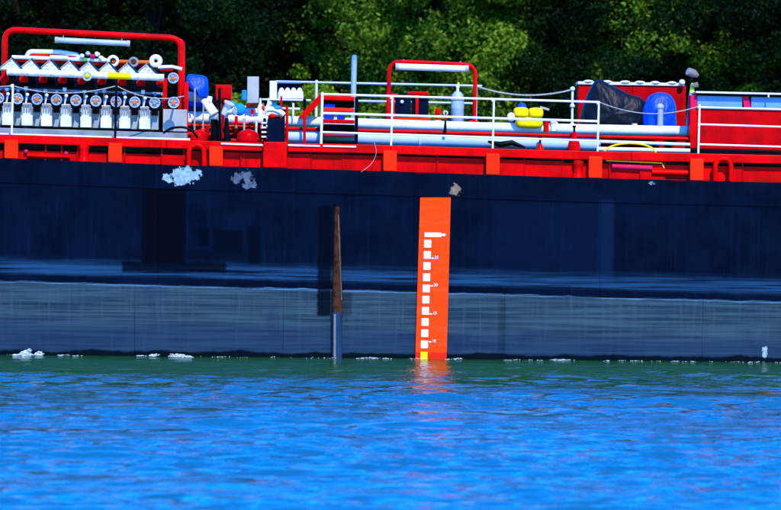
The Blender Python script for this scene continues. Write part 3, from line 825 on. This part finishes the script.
# ------------------------------------------------------------------ cargo pipes
def hpipe(nm, label, mat, pts, r_, Y, cat='pipe', flanges=(), fm='white'):
    w = [P(a_, b_, Y) for a_, b_ in pts]
    t_ = thing(nm, label, cat, (w[0] + w[-1]) / 2 - Vector((0, 0, r_)))
    MB().tube(w, r_, 16).build('pipe_run', mat, t_, smooth=True)
    for fx in flanges:
        x0 = P(fx, 130, Y).x
        f_ = (x0 - w[0].x) / (w[-1].x - w[0].x); c_ = w[0].lerp(w[-1], f_); u = (w[-1] - w[0]).normalized()
        MB().tube([c_ - u * .025, c_ + u * .025], r_ * 1.18, 16).build('flange', fm, t_, smooth=True)
    return t_
hpipe('cargo_pipe', 'upper long white cargo pipe running right to the blue tarpaulin', 'white_pipe', [(285, 121), (480, 127.3), (690, 131.3)], .095, 2.1, flanges=(526, 556))
hpipe('cargo_pipe', 'lower long pale blue cargo pipe behind the middle railing', 'pale_blue_pipe', [(287, 136.3), (430, 139.8), (600, 144.8)], .125, 1.6, flanges=(420,), fm='pale_blue_pipe')
hpipe('service_pipe', 'thin red pipe between the white and pale blue cargo pipes', 'red', [(285, 128.5), (480, 133.6), (690, 139)], .034, 1.5)
hpipe('service_pipe', 'thin white pipe low behind the middle railing near the yellow hose', 'white', [(600, 141.5), (690, 144.5)], .030, 1.4)
hpipe('service_pipe', 'thin white pipe just above the gunwale near the yellow hose', 'white_pipe', [(598, 149), (690, 150.8)], .040, 1.3)
hpipe('cargo_pipe', 'short white pipe behind the black bollard posts', 'white_pipe', [(187, 117), (268, 120)], .11, 2.4, flanges=(247,))
hpipe('cargo_pipe', 'short white pipe between the red arch leg and the blue tarpaulin', 'white_pipe', [(187, 96), (214, 102)], .09, 2.6)
hpipe('cargo_pipe', 'short white pipe under the grey upright plate', 'white_pipe', [(236, 111), (280, 113)], .07, 2.5)
def valve(label, px, top, bot, Y, w, mat='red'):
    c_ = P(px, bot, Y); h = P(px, top, Y).z - c_.z; w = M(w)
    t_ = thing('valve', label, 'valve', c_)
    MB().lathe(c_, [(w, 0), (w, h * .12), (w * .85, h * .4), (w * .45, h * .75), (w * .40, h)] if w < .15 else [(w, 0), (w, h * .2), (w * .93, h * .24), (w * .9, h * .5), (w * .7, h * .75), (w * .4, h * .88), (w * .15, h * .92), (w * .15, h)], 14).build('bonnet', mat, t_, smooth=True)
    if w < .15:
        MB().lathe(c_ + Vector((0, 0, h)), [(.02, 0), (.02, .08), (.035, .09), (.035, .12)], 8).build('spindle', 'black', t_)
valve('red bell-shaped valve on the pale blue pipe under the white clamped post', 574, 132, 151, 1.35, 7)
valve('small red valve saddle on the pale blue pipe', 540, 143.5, 151, 1.38, 5)
valve('squat red valve to the right of the black bollard posts', 248, 128.5, 141, 1.2, 12)
valve('squat red valve to the left of the black bollard posts', 199, 129, 141, 1.2, 9)
# red stub and white stub on the upper pipe
for nm, lab, mat, x0, x1, y0, y1 in (('pipe_stub', 'red square pipe stub beside the yellow bag', 'red', 543.5, 549, 120, 132),
                                     ('pipe_stub', 'white square pipe stub right of the red one', 'white', 550.5, 556, 121, 131)):
    a_, b_ = P(x0, y1, 2.0), P(x1, y0, 2.0); w = (b_.x - a_.x) / 2
    o = MB().lathe(((a_.x + b_.x) / 2, 2.0, a_.z), [(w, 0), (w, b_.z - a_.z - .03), (w * 1.25, b_.z - a_.z - .03), (w * 1.25, b_.z - a_.z)], 10).build(nm, mat); tag(o, lab, 'pipe stub')

# ------------------------------------------------------------------ tarpaulins (draped, folded)
def tarp(nm, label, mat, outline, Y0, depth, seed, fold=.05):
    """a bulky covered shape: side silhouette in pixels, bulging towards and away from the viewer"""
    rd = np.random.default_rng(seed)
    w = [P(a_, b_, Y0 + depth / 2) for a_, b_ in outline]
    n = len(w); cx = sum(p_.x for p_ in w) / n; cz = min(p_.z for p_ in w)
    lay = 9; vs_ = []
    for k in range(lay):
        u = -1 + 2 * k / (lay - 1)
        sc = (1 - abs(u) ** 3.2 * .42)
        for i, p_ in enumerate(w):
            j = fold * math.sin(i * 2.4 + u * 5.1 + seed) * (1 - .4 * abs(u)) + rd.normal() * fold * .35
            base = max(0, (p_.z - cz))
            vs_.append((cx + (p_.x - cx) * sc + j * .35, Y0 + depth / 2 + u * depth / 2 + j, cz + base * sc + (j * .3 if base > .05 else 0)))
    fs = []
    for k in range(lay - 1):
        for i in range(n):
            fs.append((k * n + i, k * n + (i + 1) % n, (k + 1) * n + (i + 1) % n, (k + 1) * n + i))
    mbt = MB().add(vs_, fs)
    for k, rev in ((0, True), (lay - 1, False)):
        o_ = len(mbt.v); ring = [k * n + i for i in range(n)]
        c_ = np.mean([mbt.v[i] for i in ring], axis=0) + np.array([0, -.06 if rev else .06, 0])
        mbt.v.append(tuple(c_))
        for i in range(n):
            f_ = (ring[i], ring[(i + 1) % n], o_)
            mbt.f.append(f_ if not rev else f_[::-1])
    ob = mbt.build(nm, mat, smooth=True, sub=2)
    for p_ in ob.data.polygons: p_.use_smooth = True
    return tag(ob, label, 'tarpaulin')
tarp('tarpaulin', 'black tarpaulin heaped over deck gear in front of the red locker', 'black_tarp',
     [(581, 128), (580, 116), (583, 104), (588, 92), (594, 80), (600, 79), (606, 82), (613, 86), (621, 90), (630, 94), (640, 97), (646, 101), (648, 112), (647, 128), (626, 129), (604, 129)], 2.3, .75, 3, .055)
tarp('tarpaulin', 'blue tarpaulin tied over a round object beside a grey post', 'blue_tarp',
     [(640, 130), (641, 118), (644, 106), (647, 97), (654, 92.5), (662, 92), (670, 94), (675, 100), (676, 110), (675, 120), (679, 130), (660, 131)], 2.25, .55, 8, .06)
tarp('tarpaulin', 'small blue tarpaulin beside the right leg of the large lamp arch', 'blue_tarp',
     [(187, 86), (186, 75), (190, 73.5), (199, 74.5), (208.5, 76), (209, 88), (208, 99), (203, 98), (196, 92), (191, 88)], 2.0, .5, 5, .045)
gp = thing('bollard_post', 'short grey post in front of the blue tarpaulin', 'post', P(660, 131, 2.1))
a_ = P(660, 131, 2.1); h = P(660, 108, 2.1).z - a_.z
MB().lathe(a_, [(.055, 0), (.055, h)], 12).build('shaft', 'galvanised', gp, smooth=True)
MB().lathe(a_ + Vector((0, 0, h)), [(.07, 0), (.07, .035), (.05, .07), (.02, .085)], 12).build('cap', 'pale_grey', gp, smooth=True)
o = MB().lathe(P(634.5, 130, 2.1), [(.055, 0), (.06, .03), (.05, .04), (.05, .12), (.06, .125)], 10).build('vent_stub', 'cream'); tag(o, 'small cream vent stub between the black and blue tarpaulins', 'vent')

# red locker behind the tarpaulins
lk = thing('deck_locker', 'tall red locker wall behind the black and blue tarpaulins', 'locker', P(632, 150, 3.4))
pbox('front_panel', 'red_deep', lk, 578, 632, 83.5, 150, 3.3, 3.8, .9)
pbox('front_panel', 'red_deep', lk, 632.3, 685.5, 84.4, 150, 3.3, 3.8, .9)
pbox('top_edge', 'white', lk, 578, 684, 81.3, 84.2, 3.27, 3.85, 1.8)
for px in (588, 607, 625, 640, 655, 672):
    MB().ball(P(px, 81.4 + (px - 578) * .018, 3.3), .10, .06, .035, n=8, m=6, jit=.1).build('sealant_lump', 'cream', lk, smooth=True)
MB().ball(P(682, 82.5, 3.2), .06, n=10, m=8).build('corner_knob', 'cream', lk, smooth=True)

# searchlight ------------------------------------------------------------------
sp_ = thing('searchlight', 'grey searchlight on a thin post beside the long red deckhouse', 'searchlight', P(688, 132, 2.3))
MB().tube([P(686.5, 132, 2.3), P(691, 92, 2.3)], .032, 8).build('post', 'galvanised', sp_, smooth=True)
MB().tube([P(692, 93, 2.3), P(692.4, 83, 2.3)], [.05, .025], 8).build('bracket', 'lime', sp_)
c_ = P(693.5, 74, 2.3)
MB().tube([c_ + Vector((-.10, -.04, .045)), c_ + Vector((.0, 0, .01)), c_ + Vector((.08, .04, -.03))], [.075, .08, .04], 12).build('head', 'lamp_grey', sp_, smooth=True)
MB().tube([c_ + Vector((-.112, -.045, .05)), c_ + Vector((-.10, -.04, .045))], .07, 12).build('lens', 'grey_steel', sp_)
MB().tube([P(692, 86, 2.25), P(698, 84.5, 2.25)], [.04, .055], 8).build('horn', 'lamp_grey', sp_, smooth=True)
MB().ball(P(691, 80.5, 2.3), .045, n=8, m=6).build('swivel', 'black', sp_, smooth=True)

# long red deckhouse (right) -----------------------------------------------------
dh = thing('deckhouse', 'long low red deckhouse with a pale blue band at the right edge', 'deckhouse', P(790, 150, 1.4))
pbox('side_wall', 'red_deep', dh, 697, 905, 108, 148.5, 1.4, 2.0, 5.0)
pbox('end_wall', 'red', dh, 690.2, 696.8, 109.5, 148, 1.38, 1.9, .2)
pbox('end_trim', 'pink', dh, 690.4, 697, 95, 109.2, 1.5, 1.9, .2)
pbox('upper_band', 'blue_panel', dh, 697.2, 742.2, 95.2, 107.2, 1.52, 1.98, 1.1)
pbox('upper_band', 'blue_panel', dh, 751.2, 905, 96.6, 108.6, 1.52, 1.98, 3.6)
a0, a1, b0, b1 = P(742.5, 96.4, 1.5), P(748.5, 96.5, 1.5), P(744.5, 108.6, 1.5), P(751, 108.7, 1.5)
MB().hexa([(b0.x, 1.5, b0.z), (b1.x, 1.5, b1.z), (a1.x, 1.5, a1.z), (a0.x, 1.5, a0.z), (b0.x, 1.9, b0.z), (b1.x, 1.9, b1.z), (a1.x, 1.9, a1.z), (a0.x, 1.9, a0.z)]).build('band_strut', 'pink', dh)
pbox('roof_edge', 'black', dh, 697, 905, 92.9, 95.4, 1.47, 2.05, 4.6)
pbox('roof_trim', 'white', dh, 696, 905, 91.1, 92.9, 1.40, 2.1, 4.6)
pbox('ledge', 'pale_grey', dh, 697, 905, 106.5, 108.4, 1.37, 1.5, 5.0)
pbox('dark_underside', 'black', dh, 684, 905, 148.7, 160, 1.36, 1.95, 5.0)  # black box for the dark underside of the deckhouse
MB().tube([P(768.5, 93.2, 1.38), P(768.5, 97.2, 1.38)], .015, 6).build('roof_stay', 'white', dh)
yh = MB().tube([P(604, 150.5, .36)] + [P(630 - 25 * math.cos(k * math.pi / 16), 152.3 - 9.0 * math.sin(k * math.pi / 16), .36) for k in range(1, 16)] + [P(656, 152.5, .36)], .016, 8).build('hose', 'yellow', smooth=True)
tag(yh, 'yellow hose arched over the gunwale below the blue tarpaulin', 'hose')
yh = MB().tube([P(606, 160.5, .2), P(640, 162, .18), P(662, 163, .18), P(664, 168, .16)], .012, 6).build('hose', 'yellow', smooth=True)
tag(yh, 'thin yellow line hanging in the gap below the gunwale', 'hose')
bh = MB().tube([P(488, 141.5, 1.38), P(500, 144.5, 1.36), P(512, 142.6, 1.36), P(525, 147.5, 1.36)], [.02, .055, .05, .02], 8).build('hose', 'black', smooth=True)
tag(bh, 'short black hose lying against the pale blue pipe', 'hose')
wc = MB().tube(bend([P(374, 141, .09), P(377, 153, .05), P(372, 164, .04), P(361, 172, -.03)], .25, 8), .004, 6).build('cord', 'rope', smooth=True)
tag(wc, 'thin white cord hanging over the red gunwale', 'cord')

# ------------------------------------------------------------------ deck gear, middle
bp_ = thing('bollard_pair', 'pair of black upright posts with white valve bodies left of centre', 'bollard', P(222, 142, 1.3))
for px, tp_ in ((214.5, 93), (227, 118)):
    MB().tube([P(px, 142, 1.3), P(px, tp_ + 22, 1.3), P(px - .4, tp_, 1.3)], [.075, .065, .03], 10).build('post', 'black', bp_, smooth=True)
MB().tube([P(219.8, 142, 1.2), P(219.4, 88, 1.2)], .026, 8).build('mast', 'black', bp_, smooth=True)
MB().tube([P(206, 103, 1.4), P(213, 116, 1.4), P(218, 120, 1.4)], .035, 8).build('arm', 'black', bp_, smooth=True)
for q0, q1, r0, r1 in (((203, 100), (213, 114), .05, .065), ((209, 106), (216, 113), .085, .05), ((224, 114), (229, 104), .06, .075), ((227, 111), (234, 111), .08, .06), ((212, 117), (218, 117), .05, .05)):
    MB().tube([P(*q0, 1.28), P(*q1, 1.22)], [r0, r1], 10).build('valve_body', 'white', bp_, smooth=True)
    MB().tube([P(*q1, 1.22), P(*q1, 1.22) + (P(*q1, 1.22) - P(*q0, 1.28)).normalized() * .025], r1 * 1.4, 10).build('flange', 'pale_grey', bp_, smooth=True)
pmf = thing('pump_manifold', 'low red pump manifold with small pipes behind the black bollard posts', 'manifold', P(236, 142, 2.7))
pbox('bed', 'red', pmf, 187, 286, 127.5, 143, 2.7, 3.1, 2.0)
for x0, y0, x1, y1, r_, Yq, m_ in ((187, 125, 284, 128.5, .03, 2.2, 'red'), (187, 134, 262, 136.5, .045, 2.0, 'red_deep'), (188, 139, 284, 141.5, .03, 1.7, 'red'), (240, 106.5, 300, 109, .022, 2.3, 'white_worn'),
                                   (187, 108.5, 212, 110, .03, 2.3, 'dark_steel'), (188, 104, 205, 105, .045, 2.5, 'blue_tarp'), (262, 126, 287, 127, .02, 1.8, 'white'), (232, 123, 262, 124.2, .022, 2.1, 'red')):
    MB().tube([P(x0, y0, Yq), P(x1, y1, Yq)], r_, 8).build('small_pipe', m_, pmf, smooth=True)
for px, y0, y1, r_, m_ in ((194.5, 88, 130, .016, 'pale_grey'), (203, 100, 126, .014, 'pale_grey'), (236, 116, 132, .03, 'red'), (252, 109, 126, .03, 'red'), (207, 126, 140, .035, 'red_deep'), (256, 120, 138, .022, 'white_worn'), (281, 96, 118, .02, 'red'), (293, 103, 118, .02, 'white_worn')):
    MB().tube([P(px, y1, 1.95), P(px + .4, y0, 1.95)], r_, 8).build('riser', m_, pmf, smooth=True)
for px, py, r_, m_ in ((203, 131, .05, 'red_orange'), (236, 131, .06, 'red_orange'), (244, 133, .05, 'pink'), (262, 128, .05, 'red_orange'), (252, 120, .06, 'white_worn'), (270, 104, .045, 'white_worn'), (263, 108, .05, 'red_orange'), (190, 121, .05, 'cream')):
    q_ = P(px, py, 1.9)
    MB().tube([q_ - Vector((.03, 0, 0)), q_ + Vector((.03, 0, 0))], r_, 10).build('coupling', m_, pmf, smooth=True)
    MB().tube([q_, q_ + Vector((0, 0, r_ * 1.8))], r_ * .35, 6).build('bleed_screw', 'grey_steel', pmf)
rb = thing('junction_box', 'small red box on a stem above the black posts', 'box', P(223, 101, 1.8))
pbox('case', 'red', rb, 215.5, 231.5, 84.6, 100, 1.8, 2.1); pbox('lid', 'red_deep', rb, 221, 231, 86, 98.5, 1.78, 1.8)
MB().tube([P(223, 100, 1.9), P(223, 141, 1.9)], .03, 8).build('stem', 'red_deep', rb)
bv = MB()
for bx, by, rr_ in ((240, 109, .105), (233, 103, .055), (234, 107, .06)):
    pass
bv = thing('butterfly_valve', 'light blue round valve below the grey upright plate', 'valve', P(239, 118, 1.5))
MB().ball(P(239.5, 109.5, 1.5), .115, .07, .115, n=14, m=10).build('body', 'sky_blue', bv, smooth=True)
MB().ball(P(232, 104, 1.5), .07, .05, .06, n=10, m=7).build('gearbox', 'sky_blue', bv, smooth=True)
MB().tube([P(244, 118, 1.5), P(244.2, 138, 1.5)], .02, 6).build('drain', 'pale_grey', bv)
gpn = thing('upright_plate', 'pale grey upright rectangular plate standing on the deck gear', 'plate', P(253, 108, 2.2))
pbox('plate', 'pale_grey', gpn, 247.2, 258.8, 76.5, 103, 2.2, 2.24); pbox('clip', 'sky_blue', gpn, 242, 246.6, 90, 100, 2.2, 2.25)
pbox('foot', 'rust', gpn, 246.5, 259.5, 103.3, 108, 2.18, 2.3)
bb = thing('control_box', 'black square box beside white pipe fittings on the deck', 'box', P(276, 141, 1.1))
pbox('case', 'navy_box', bb, 267.3, 284.8, 118.8, 141.3, 1.1, 1.5)
for k in range(4): pbox('hinge', 'white', bb, 261.5, 266.8, 122 + k * 4.6, 123.6 + k * 4.6, 1.2, 1.3, 0, 0)
pbox('hinge_post', 'navy_box', bb, 263, 266, 118, 141, 1.31, 1.4)
sps = thing('pipe_fitting', 'white upright fittings standing left of the black box', 'fitting', P(263, 118, 1.9))
for px in (260.2, 268.2):
    q_ = P(px, 116, 1.9); MB().lathe(q_, [(.055, 0), (.055, .16), (.02, .24), (.02, .33)], 10).build('fitting', 'white', sps, smooth=True)
MB().tube(arc(P(266, 110, 1.7), P(284, 115, 1.7), -.05), .05, 10).build('elbow', 'white', sps, smooth=True)
MB().ball(P(277, 108, 1.7), .08, .06, .05, n=10, m=7).build('cap', 'sky_blue', sps, smooth=True)
MB().ball(P(272, 116.3, 1.4), .07, .06, .05, n=10, m=7).build('bonnet', 'red', sps, smooth=True)
rf = thing('loading_chute', 'slanted red chute on red posts beside the end of the railing', 'chute', P(305, 141, 1.3))
a_, b_ = P(301.5, 117.5, 1.8), P(319, 96.5, 1.8)
MB().hexa([(a_.x - .06, 1.8, a_.z), (a_.x + .07, 1.8, a_.z), (b_.x + .05, 1.8, b_.z - .08), (b_.x + .03, 1.8, b_.z + .06),
           (a_.x - .06, 2.1, a_.z), (a_.x + .07, 2.1, a_.z), (b_.x + .05, 2.1, b_.z - .08), (b_.x + .03, 2.1, b_.z + .06)]).build('chute', 'red', rf)
for px, ty in ((304.5, 100), (287, 106)):
    MB().tube([P(px, 143, 1.25), P(px, ty, 1.25)], .026, 8).build('post', 'red' if px < 300 or True else 'red', rf, smooth=True)
MB().tube([P(304.6, 108, 1.22), P(304.6, 99, 1.22)], .03, 8).build('sleeve', 'black', rf, smooth=True)
# far gear
fw = thing('hose_crane', 'white column with a blue horizontal boom on the far side', 'crane', P(273, 112, 8.5))
pbox('column', 'white', fw, 269.6, 276.8, 80.8, 112, 8.5, 8.9)
pbox('boom', 'blue_panel', fw, 277, 301, 81.2, 83, 8.5, 8.8, .4); pbox('screen', 'navy_box', fw, 277, 301, 83.2, 92.5, 8.7, 8.76, .4)
for k in range(4): MB().lathe(P(281.5 + k * 6, 98.5, 8.4), [(.08, 0), (.075, .12), (.04, .2), (.015, .22)], 10).build('cone', 'white', fw, smooth=True)
pbox('shelf', 'white', fw, 262, 311, 98.4, 100, 8.3, 8.8, 1.0)
pole = thing('signal_pole', 'tall pale blue pole with blue tip rising behind the red slatted rack', 'pole', P(353, 130, 3.0))
MB().tube([P(352.6, 130, 3.0), P(354.2, 60, 3.0)], .052, 10).build('shaft', 'galvanised', pole, smooth=True)
MB().tube([P(354.2, 60, 3.0), P(354.4, 55, 3.0)], [.054, .04], 10).build('tip', 'blue_panel', pole, smooth=True)
# red shelf rack behind the gate
sr = thing('shelf_rack', 'red slatted rack with black upright behind the railing end', 'rack', P(340, 143, 1.0))
for y0, y1, m_ in ((95.8, 99.8, 'red'), (107.6, 111, 'red_orange'), (119, 122.4, 'red'), (134.2, 135.8, 'red')):
    pbox('slat', m_, sr, 323.5, 354.5, y0, y1, 1.0, 1.5, .8)
pbox('upright', 'black', sr, 354.8, 358.2, 97, 143.5, .98, 1.3, 0)
pbox('upright', 'black', sr, 321.6, 323.6, 96, 143, 1.2, 1.5, 0)
pbox('back', 'black', sr, 323.8, 354.4, 124, 131, 1.45, 1.52, .8); pbox('back', 'black', sr, 323.8, 354.4, 100.2, 107.2, 1.45, 1.52, .8)
pbox('sill', 'black', sr, 323, 355, 140, 143, 1.05, 1.3, .8)
for nm, lab, x0, x1, y0, y1 in (('jerry_can', 'blue can on the upper shelf of the red rack', 324.5, 335, 104, 108.4), ('jerry_can', 'left blue can on the lower shelf of the red rack', 323.9, 334, 113.5, 119.2),
                                ('jerry_can', 'right blue can on the lower shelf of the red rack', 337, 345, 114, 119.6)):
    t_ = thing(nm, lab, 'can', P((x0 + x1) / 2, y1, 1.1)); pbox('body', 'blue_tarp', t_, x0, x1, y0, y1, 1.1, 1.4, 0, .02)
    MB().lathe(P(x1 - 2.5, y0 + .2, 1.2), [(.03, 0), (.03, .03)], 8).build('cap', 'black', t_)
for k in range(6):
    pass
# pump set under the small lamp arch
pm = thing('pump_set', 'red framed pump set with navy tanks under the small lamp arch', 'pump', P(405, 122, 2.8))
pbox('tank', 'navy_box', pm, 395.5, 411, 96.5, 117, 2.8, 3.2); pbox('tank', 'navy_box', pm, 412, 428.5, 96, 117, 2.85, 3.25)
pbox('top_plate', 'red', pm, 407.5, 428.5, 91.2, 94.5, 2.75, 3.2, .5); pbox('centre_post', 'red', pm, 415.5, 418.6, 94.9, 117, 2.74, 2.8)
pbox('side_post', 'red', pm, 391, 394.6, 95, 118, 2.75, 2.9); pbox('side_top', 'red', pm, 391, 398, 93.5, 95.2, 2.74, 3.0)
pbox('base', 'red_orange', pm, 392, 429.5, 117.3, 124, 2.7, 3.3, .6)
MB().ball(P(402, 101.8, 2.78), .035, n=8, m=6).build('gauge_dial', 'white', pm, smooth=True)
gc = thing('gas_cylinder', 'blue-grey gas cylinder with white neck under the small lamp arch', 'gas cylinder', P(457.5, 122.5, 2.5))
q_ = P(457.3, 123, 2.5); r_ = M(6.5, 2.5); h_ = P(457.3, 91, 2.5).z - q_.z
MB().lathe(q_, [(r_ * .95, 0), (r_, .02), (r_, h_ * .44), (r_ * 1.03, h_ * .46), (r_, h_ * .48), (r_, h_ * .78), (r_ * .85, h_ * .89), (r_ * .5, h_ * .97), (r_ * .25, h_)], 18).build('body', 'galvanised', gc, smooth=True)
MB().lathe(q_ + Vector((0, 0, h_)), [(.026, 0), (.026, .06), (.035, .065), (.035, .09), (.015, .1)], 10).build('valve_neck', 'white', gc, smooth=True)
MB().ring(q_ + Vector((0, 0, h_ * .72)), (0, 0, 1), r_ * 1.0, .012, 20, 6).build('band', 'grey_steel', gc, smooth=True)
MB().tube([q_ + Vector((0, 0, h_ + .1)), q_ + Vector((.02, 0, h_ + .16))], .02, 6).build('hose_tail', 'lime', gc)
hy = thing('hydrant', 'small red hydrant with white base left of the gas cylinder', 'hydrant', P(438, 122, 2.2))
MB().lathe(P(438, 122.5, 2.2), [(.045, 0), (.04, .14), (.055, .18), (.05, .24), (.02, .27)], 10).build('barrel', 'red', hy, smooth=True)
MB().lathe(P(438, 123, 2.2), [(.07, 0), (.06, .05)], 10).build('base', 'white', hy)
hk = thing('needle_valve', 'thin black and white spindle valve in front of the cargo pipes', 'valve', P(445, 133, 1.4))
MB().tube([P(445, 133, 1.4), P(445.4, 120, 1.4)], [.03, .018], 8).build('spindle', 'black', hk); MB().ring(P(445.6, 113, 1.4), (0, 1, 0), .035, .01, 12, 5).build('handle', 'white', hk); MB().tube([P(445.4, 121, 1.4), P(445.6, 114, 1.4)], .02, 6).build('bonnet', 'red_deep', hk)
for k, px in enumerate((421, 438)):
    o = slab(px - 4, px + 4, 136.2 + k * .6, 138.0 + k * .6, 'teal', 'pipe_stencil', None, 1.46, .012) if False else None
# yellow cans
yc = thing('yellow_bag', 'bulky yellow bag tied with a seam behind the middle railing', 'bag', P(529, 126, 1.9))
def pillow(nm, x0, x1, y0, y1, Y0, Y1, par):
    a_, b_ = P(x0, y1, Y0), P(x1, y0, Y0); dx, dz = (b_.x - a_.x) * .10, (b_.z - a_.z) * .12
    n = 4; mbp = MB(); pts = {}
    def add(i_, j_, k_):
        key = (i_, j_, k_)
        if key not in pts:
            u, v, w_ = (2 * i_ / n - 1), (2 * j_ / n - 1), (2 * k_ / n - 1)
            m_ = (abs(u) ** 4 + abs(v) ** 4 + abs(w_) ** 4) ** .25
            f = 1 / m_ * (1 + random.uniform(-.04, .04))
            pts[key] = len(mbp.v)
            mbp.v.append(((a_.x + b_.x) / 2 + u * f * (b_.x - a_.x) / 2, (Y0 + Y1) / 2 + v * f * (Y1 - Y0) / 2, (a_.z + b_.z) / 2 + w_ * f * (b_.z - a_.z) / 2))
        return pts[key]
    for i_ in range(n):
        for j_ in range(n):
            mbp.f += [(add(i_, 0, j_), add(i_ + 1, 0, j_), add(i_ + 1, 0, j_ + 1), add(i_, 0, j_ + 1)), (add(i_, n, j_), add(i_, n, j_ + 1), add(i_ + 1, n, j_ + 1), add(i_ + 1, n, j_)),
                      (add(0, i_, j_), add(0, i_, j_ + 1), add(0, i_ + 1, j_ + 1), add(0, i_ + 1, j_)), (add(n, i_, j_), add(n, i_ + 1, j_), add(n, i_ + 1, j_ + 1), add(n, i_, j_ + 1)),
                      (add(i_, j_, 0), add(i_, j_ + 1, 0), add(i_ + 1, j_ + 1, 0), add(i_ + 1, j_, 0)), (add(i_, j_, n), add(i_ + 1, j_, n), add(i_ + 1, j_ + 1, n), add(i_, j_ + 1, n))]
    ob = mbp.build(nm, 'yellow', par, smooth=True, sub=2)
    return ob
pillow('upper_lobe', 513.5, 529.5, 107, 118.4, 1.8, 2.15, yc); pillow('upper_lobe', 528.5, 544, 107.4, 118.4, 1.8, 2.15, yc); pillow('lower_bag', 515.5, 543.5, 116.5, 128, 1.82, 2.13, yc)
MB().lathe(P(522, 108, 2.0), [(.075, 0), (.08, .05), (.05, .09)], 10).build('blue_cap', 'blue_tarp', yc, smooth=True)
MB().tube([P(540, 107.2, 1.95), P(549, 109.8, 1.95)], .022, 6).build('strap_end', 'pale_grey', yc)
wb = MB().ball(P(511, 117, 1.7), .075, .06, .085, n=12, m=9).build('float', 'white', smooth=True); tag(wb, 'small white float left of the yellow bag', 'float')

# ------------------------------------------------------------------ foam along the hull
def foam(seed, spans):
    rd = random.Random(seed); mb = MB()
    for x0, x1, n, hgt, rr_ in spans:
        cl = [(rd.uniform(x0, x1), rd.random() ** 2 * .30, rd.uniform(.3, 1)) for _ in range(max(3, int((x1 - x0) / 9)))]
        for i in range(n):
            c0, y0, w0 = rd.choice(cl)
            if rd.random() > w0: continue
            px = c0 + rd.gauss(0, 2.6 * w0 + .8); bell = max(.1, 1 - abs((px - (x0 + x1) / 2) / ((x1 - x0) / 2)) ** 2)
            q_ = P(px, 359, -.06)
            z = rd.random() ** 2.6 * hgt * bell * w0
            r_ = rr_ * rd.uniform(.3, 1.2)
            mb.ball((q_.x, -.03 - y0 - rd.random() * .08, z + .008), r_ * rd.uniform(1, 2.6), r_ * 1.2, r_ * rd.uniform(.5, 1), n=5, m=4, jit=.35)
    return mb.build('foam', 'foam')
f_ = foam(3, ((18, 54, 1500, .20, .013), (50, 110, 90, .02, .006), (140, 195, 700, .08, .009), (195, 240, 40, .012, .005), (345, 400, 170, .035, .006), (446, 472, 40, .02, .006),
              (505, 640, 260, .022, .006), (640, 781, 120, .012, .005), (-80, 18, 80, .02, .006), (781, 860, 50, .02, .006), (405, 450, 60, .02, .005), (240, 340, 60, .01, .005)))
tag(f_, 'white foam and splashes along the waterline of the hull', 'foam', kind='stuff')
